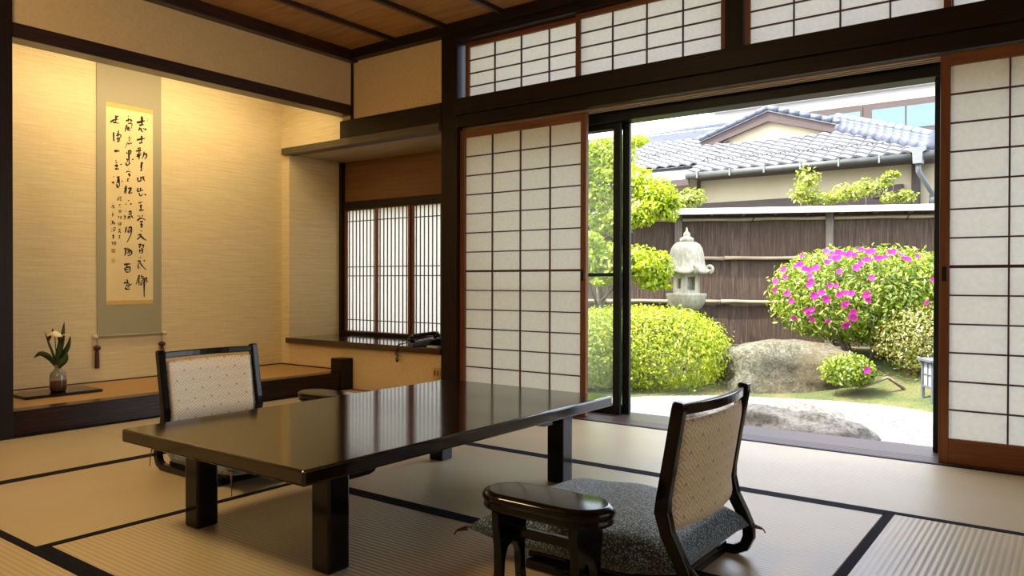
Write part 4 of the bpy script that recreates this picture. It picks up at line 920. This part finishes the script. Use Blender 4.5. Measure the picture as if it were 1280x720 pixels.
# ---- garden lamp
def garden_lamp():
    t = thing('garden_lamp', 'square grey garden lamp with white panes at the edge of the gravel', 'lamp', (-1.055, 8.56, -.375), YAW - .12)
    w = .115
    for a in (-1, 1):
        for b in (-1, 1): B('leg', (a * w - .014, b * w - .014, 0), (a * w + .014, b * w + .014, .42), 'lamp_frame', t, .002)
    B('top_plate', (-w - .045, -w - .045, .42), (w + .045, w + .045, .445), 'lamp_frame', t, .003)
    for s in (-1, 1):
        for z0, z1 in ((.155, .178), (.402, .42)):
            B('rail', (-w, s * w - .010, z0), (w, s * w + .010, z1), 'lamp_frame', t); B('rail', (s * w - .010, -w, z0), (s * w + .010, w, z1), 'lamp_frame', t)
        B('pane', (-w, s * (w - .006) - .002, .178), (w, s * (w - .006) + .002, .402), 'lamp_panel', t); B('pane', (s * (w - .006) - .002, -w, .178), (s * (w - .006) + .002, w, .402), 'lamp_panel', t)
        B('glazing_bar', (-.005, s * w - .006, .178), (.005, s * w + .006, .402), 'lamp_frame', t); B('glazing_bar', (s * w - .006, -.005, .178), (s * w + .006, .005, .402), 'lamp_frame', t)
        B('glazing_bar', (-w, s * w - .006, .285), (w, s * w + .006, .295), 'lamp_frame', t); B('glazing_bar', (s * w - .006, -w, .285), (s * w + .006, w, .295), 'lamp_frame', t)
garden_lamp()

# ---- bark fence: local x to the right along the fence, -y towards the house
def fence():
    t = thing('bark_fence', 'tall cedar bark fence with bamboo rails and pale capping', 'fence', (-1.461, 11.362, -.12), math.radians(23.3)); Z = .12
    g = random.Random(12); x = -8.0; P0 = bpy.data.objects
    while x < 3.0:
        w = g.uniform(.26, .52); B('bark_board', (x, -.012 + g.uniform(-.006, .006), 0), (x + w + .002, .02 + g.uniform(0, .004), 1.80 + Z), 'bark', t, .004, seg=1); x += w
    for px in (-7.31, -5.31, -3.31, -1.316, .68, 2.68):
        B('post', (px - .05, -.055, -.15), (px + .05, .05, 1.78 + Z), 'fence_post', t, .006)
    g = random.Random(3)
    for z, r, y in ((1.700 + Z, .026, -.045), (1.160 + Z, .027, -.05), (.557 + Z, .027, -.05)):
        x = -8.0
        while x < 3.0:
            L = g.uniform(1.5, 2.1)
            if z > 1.75:      # top rail runs from post to post
                nx = [p for p in (-7.31, -5.31, -3.31, -1.316, .68, 2.68, 3.1) if p > x + .06][0]; L = nx - .055 - x
            n = 10; rr = [r * (1.08 if k % 5 == 0 else .95) for k in range(n + 1)]
            MB().tube([(x + L * k / n, y + .004 * math.sin(k + x), z + .004 * math.sin(1.3 * k + x * 2)) for k in range(n + 1)], rr, 8).build('bamboo_rail', 'bamboo', t, smooth=True)
            x += L + (.11 if z > 1.75 else .004)
    for px in (-4.3, -2.3, -.35, .1):
        MB().tube([(px + .02 * math.cos(a), -.045 + .031 * math.cos(a * 1) * 0 - .032 * math.sin(a) * .9, 1.700 + Z + .032 * math.cos(a)) for a in [k * PI / 5 for k in range(11)]], .007, 6).build('rope_tie', 'rope', t)
    # capping: a shallow sheet roof with a front lip
    MB().prism([(-.26, 1.755 + Z), (-.26, 1.795 + Z), (0, 1.865 + Z), (.26, 1.795 + Z), (.26, 1.755 + Z), (0, 1.82 + Z)], -8.0, 3.0, axis=0).build('capping', 'cap_metal', t, bevel=.004, seg=1)
    for k in range(26):
        px = -7.9 + k * .42; B('cap_bracket', (px - .015, -.22, 1.745 + Z), (px + .015, -.03, 1.772 + Z), 'fence_post', t)
fence()

# ---- neighbouring house with tiled roof
def house():
    t = thing('tiled_house', 'neighbouring cream walled house with grey wavy tiled roof', 'building', (-5.0, 15.4, G)); ox, oy, oz = -5.0, 15.4, G
    def b(name, a, c, mat, par=t, **kw): return B(name, (a[0] - ox, a[1] - oy, a[2] - oz), (c[0] - ox, c[1] - oy, c[2] - oz), mat, par, **kw)
    b('wall', (-6.42, 15.4, G), (-2.37, 15.6, 3.25), 'house_wall'); b('wall', (-11, 15.9, G), (-6.42, 16.1, 3.4), 'house_wall'); b('wall', (-2.25, 15.55, G), (-1.9, 15.7, 3.25), 'house_wall')
    b('corner_post', (-2.37, 15.36, G), (-2.25, 15.62, 3.25), 'house_brown'); b('corner_post', (-6.46, 15.36, G), (-6.40, 15.62, 3.2), 'house_brown')
    b('plinth_board', (-6.42, 15.35, 1.2), (-2.37, 15.4, 2.50), 'house_brown')
    b('window_hood', (-3.0, 15.30, 2.40), (-2.5, 15.4, 2.62), 'house_brown')
    sl = .45; c = math.cos(math.atan(sl)); ang = math.atan(sl)
    # roof deck, one slab per face
    def pt(x, y): return (x - ox, y - oy, 3.1 + sl * (y - 14.8) - oz - .05)
    roof = MB().add([pt(-6.4, 14.8), pt(-1.9, 14.8), pt(-4.8, 17.7), pt(-11.5, 17.7), pt(-11.5, 15.4), pt(-6.4, 15.4)], [(0, 1, 2, 3, 4, 5)]).build('roof', 'tile', t)
    MB().add([(-1.9 - ox, 14.8 - oy, 3.05 - oz), (-1.9 - ox, 20.5 - oy, 3.05 - oz), (-4.8 - ox, 17.7 - oy, 4.355 - oz)], [(0, 1, 2)]).build('roof_end', 'tile', t)
    # one tile: wavy sheet with a hanging front lip
    m = MB(); n = 8; w = .265; Ls = .30
    top = [(-w / 2 + w * k / n, .024 * math.sin(2 * PI * (k / n) + .5) + .006 * math.cos(4 * PI * k / n)) for k in range(n + 1)]
    vs = [(x, 0, z + .030) for x, z in top] + [(x, Ls, z - .010) for x, z in top] + [(x, .004, z - .012) for x, z in top]
    fs = [(k, k + 1, n + 2 + k, n + 1 + k) for k in range(n)] + [(2 * n + 2 + k, 2 * n + 3 + k, k + 1, k) for k in range(n)]
    tm = m.add(vs, fs).build('roof_tile', 'tile', smooth=False, fix=False, origin=(0, 0, 0)); td = tm.data; bpy.data.objects.remove(tm)
    rm = MB().tube([(.055 * math.cos(a), 0, .05 * math.sin(a)) for a in [k * PI / 6 for k in range(7)]], .012, 6).build('snow_guard', 'gutter', fix=True, origin=(0, 0, 0)); rd = rm.data; bpy.data.objects.remove(rm)
    g = random.Random(5); e = .235
    def place(x0, x1, y0, rows, guard):
        for r in range(rows):
            yy = y0 + r * e * c; zz = 3.1 + sl * (yy - 14.8); x = x0 + w / 2
            while x < x1:
                if not (x > -1.98 - (yy - 14.8)) and not (yy > 16.78 and x > -6.95):
                    share(td, 'roof_tile', roof, (x - ox, yy - oy, zz - oz + g.uniform(-.003, .003)), (ang, 0, g.uniform(-.008, .008)))
                    if r == guard and x < x1 - .6: share(rd, 'snow_guard', roof, (x - ox + .03, yy + .10 - oy, zz + .045 + .06 - oz - .01), (ang, 0, 0))
                x += w
    place(-6.4, -1.9, 14.78, 9, 2); place(-10.3, -6.4, 15.39, 10, 3)
    # ridge on the left wing, hip on the right
    b('ridge', (-11.5, 17.55, 4.30), (-6.3, 17.85, 4.55), 'ridge_tile', bevel=.03); MB().tube([(-11.5 - ox, 17.7 - oy, 4.57 - oz), (-6.3 - ox, 17.7 - oy, 4.57 - oz)], .09, 10).build('ridge_cap', 'ridge_tile', t, smooth=True)
    a, d = Vector((-1.95, 14.86, 3.16)), Vector((-4.02, 16.93, 4.10)); hv = d - a
    for k, (off, rad) in enumerate(((.0, .15), (.075, .12), (.14, .10))):
        nseg = 12
        for j in range(nseg):
            p, q = a + hv * (j / nseg) + Vector((0, 0, off)), a + hv * ((j + .97) / nseg) + Vector((0, 0, off))
            MB().tube([p - Vector((ox, oy, oz)), q - Vector((ox, oy, oz))], [rad, rad * .985], 10).build('hip_tile', 'ridge_tile', t, smooth=True)
    for j in range(12):
        p, q = a + hv * (j / 12) + Vector((0, 0, .21)), a + hv * ((j + 1) / 12) + Vector((0, 0, .21))
        MB().tube([p - Vector((ox, oy, oz)), q - Vector((ox, oy, oz))], [.085, .082], 10).build('hip_cap_tile', 'ridge_tile', t, smooth=True)
    # small gable
    gy = 16.75; ax, az = -5.40, 4.60; hw, dz = 1.52, .50
    gab = MB().prism([(ax - hw - ox, az - dz - .12 - oz), (ax + hw - ox, az - dz - .12 - oz), (ax - ox, az - .05 - oz)], gy + .12 - oy, gy + .2 - oy, axis=1).build('gable_wall', 'house_wall', t)
    for s in (-1, 1):
        MB().prism([(ax - ox, az - oz), (ax + s * hw - ox, az - dz - oz), (ax + s * hw - ox, az - dz - .20 - oz), (ax - ox, az - .24 - oz)], gy - .02 - oy, gy + .05 - oy, axis=1).build('bargeboard', 'house_brown', t)
        for j in range(7):
            f0, f1 = j / 7, (j + 1) / 7
            p = Vector((ax + s * hw * 1.03 * f0 - ox, 0, az - dz * 1.03 * f0 + .05 - oz)); q = Vector((ax + s * hw * 1.03 * f1 - ox, 0, az - dz * 1.03 * f1 + .05 - oz))
            MB().tube([(p.x, gy - .04 - oy, p.z), (q.x, gy - .04 - oy, q.z)], [.055, .065], 8).build('verge_tile', 'ridge_tile', t, smooth=True)
        MB().prism([(ax - ox, az + .02 - oz), (ax + s * hw * 1.04 - ox, az - dz * 1.04 + .02 - oz), (ax + s * hw * 1.04 - ox, az - dz * 1.04 - .03 - oz), (ax - ox, az - .03 - oz)], gy - .05 - oy, gy + 1.6 - oy, axis=1).build('gable_roof', 'tile', t)
    # eaves, gutter and drainpipe
    b('eave_board', (-6.4, 14.86, 2.98), (-1.95, 15.5, 3.03), 'house_brown'); b('fascia', (-6.4, 14.82, 2.96), (-1.95, 14.86, 3.07), 'house_brown')
    MB().tube([(-6.45 - ox, 14.77 - oy, 3.02 - oz), (-1.80 - ox, 14.77 - oy, 3.02 - oz)], .065, 10).build('gutter', 'gutter', t, smooth=True)
    for k in range(7): b('gutter_bracket', (-6.2 + k * .68, 14.70, 2.95), (-6.17 + k * .68, 14.73, 3.09), 'pipe')
    hp = MB().prism([(-2.30 - ox, 3.16 - oz), (-2.04 - ox, 3.16 - oz), (-2.04 - ox, 3.10 - oz), (-2.09 - ox, 3.07 - oz), (-2.10 - ox, 2.88 - oz), (-2.24 - ox, 2.88 - oz), (-2.25 - ox, 3.07 - oz), (-2.30 - ox, 3.10 - oz)], 14.64 - oy, 14.86 - oy, axis=1).build('rain_hopper', 'pipe', t)
    MB().tube([(p[0] - ox, p[1] - oy, p[2] - oz) for p in ((-2.17, 14.75, 2.9), (-2.17, 14.77, 2.75), (-2.02, 15.2, 2.42), (-2.0, 15.28, 2.30), (-2.0, 15.28, G))], .045, 8).build('drainpipe', 'pipe', t, smooth=True)
    MB().tube([(p[0] - ox, p[1] - oy, p[2] - oz) for p in ((-1.3, 15.1, 2.75), (-1.75, 15.2, 2.50), (-2.0, 15.28, 2.30))], .04, 8).build('drainpipe', 'pipe', t, smooth=True)
    MB().tube([(-2.0 - ox, 15.28 - oy, 2.22 - oz), (-2.0 - ox, 15.28 - oy, 2.38 - oz)], .075, 10).build('pipe_collar', 'pipe', t, smooth=True)
    # sheet pent roof under the left wing
    MB().add([(p[0] - ox, p[1] - oy, p[2] - oz) for p in ((-6.42, 14.85, 3.0), (-6.42, 15.75, 3.38), (-8.6, 15.75, 3.38), (-8.6, 14.85, 3.0))] + [(p[0] - ox, p[1] - oy, p[2] - oz) for p in ((-6.42, 14.85, 2.96), (-6.42, 15.75, 3.34), (-8.6, 15.75, 3.34), (-8.6, 14.85, 2.96))],
             [(0, 1, 2, 3), (7, 6, 5, 4), (0, 4, 5, 1), (1, 5, 6, 2), (2, 6, 7, 3), (3, 7, 4, 0)]).build('pent_roof', 'pent', t)
    b('pent_fascia', (-8.6, 14.83, 2.84), (-6.42, 14.87, 2.97), 'house_brown')
house()
def white_house():
    t = thing('white_building', 'white building with a brown window band behind the tiled house', 'building', (-4.5, 24.0, G)); ox, oy, oz = -4.5, 24.0, G
    def b(name, a, c, mat, par=t, **kw): return B(name, (a[0] - ox, a[1] - oy, a[2] - oz), (c[0] - ox, c[1] - oy, c[2] - oz), mat, par, **kw)
    b('wall', (-9.5, 24.0, G), (3, 24.5, 6.9), 'house_white'); b('cornice', (-9.6, 23.8, 6.35), (3, 24.0, 6.42), 'house_white'); b('roof', (-9.7, 23.6, 6.9), (3.2, 25, 7.05), 'house_white')
    for x0, x1 in ((-6.9, -4.98), (-4.78, -2.9), (-2.7, -.8)):
        w = b('window', (x0, 23.93, 5.03), (x1, 23.995, 5.95), 'house_brown')
        mid = (x0 + x1) / 2
        for a, c in ((x0 + .06, mid - .025), (mid + .025, x1 - .06)): b('pane', (a, 23.92, 5.20), (c, 23.935, 5.83), 'blue_pane', w)
    b('window_band', (-7.0, 23.95, 4.95), (-.7, 24.0, 6.02), 'house_brown')
white_house()
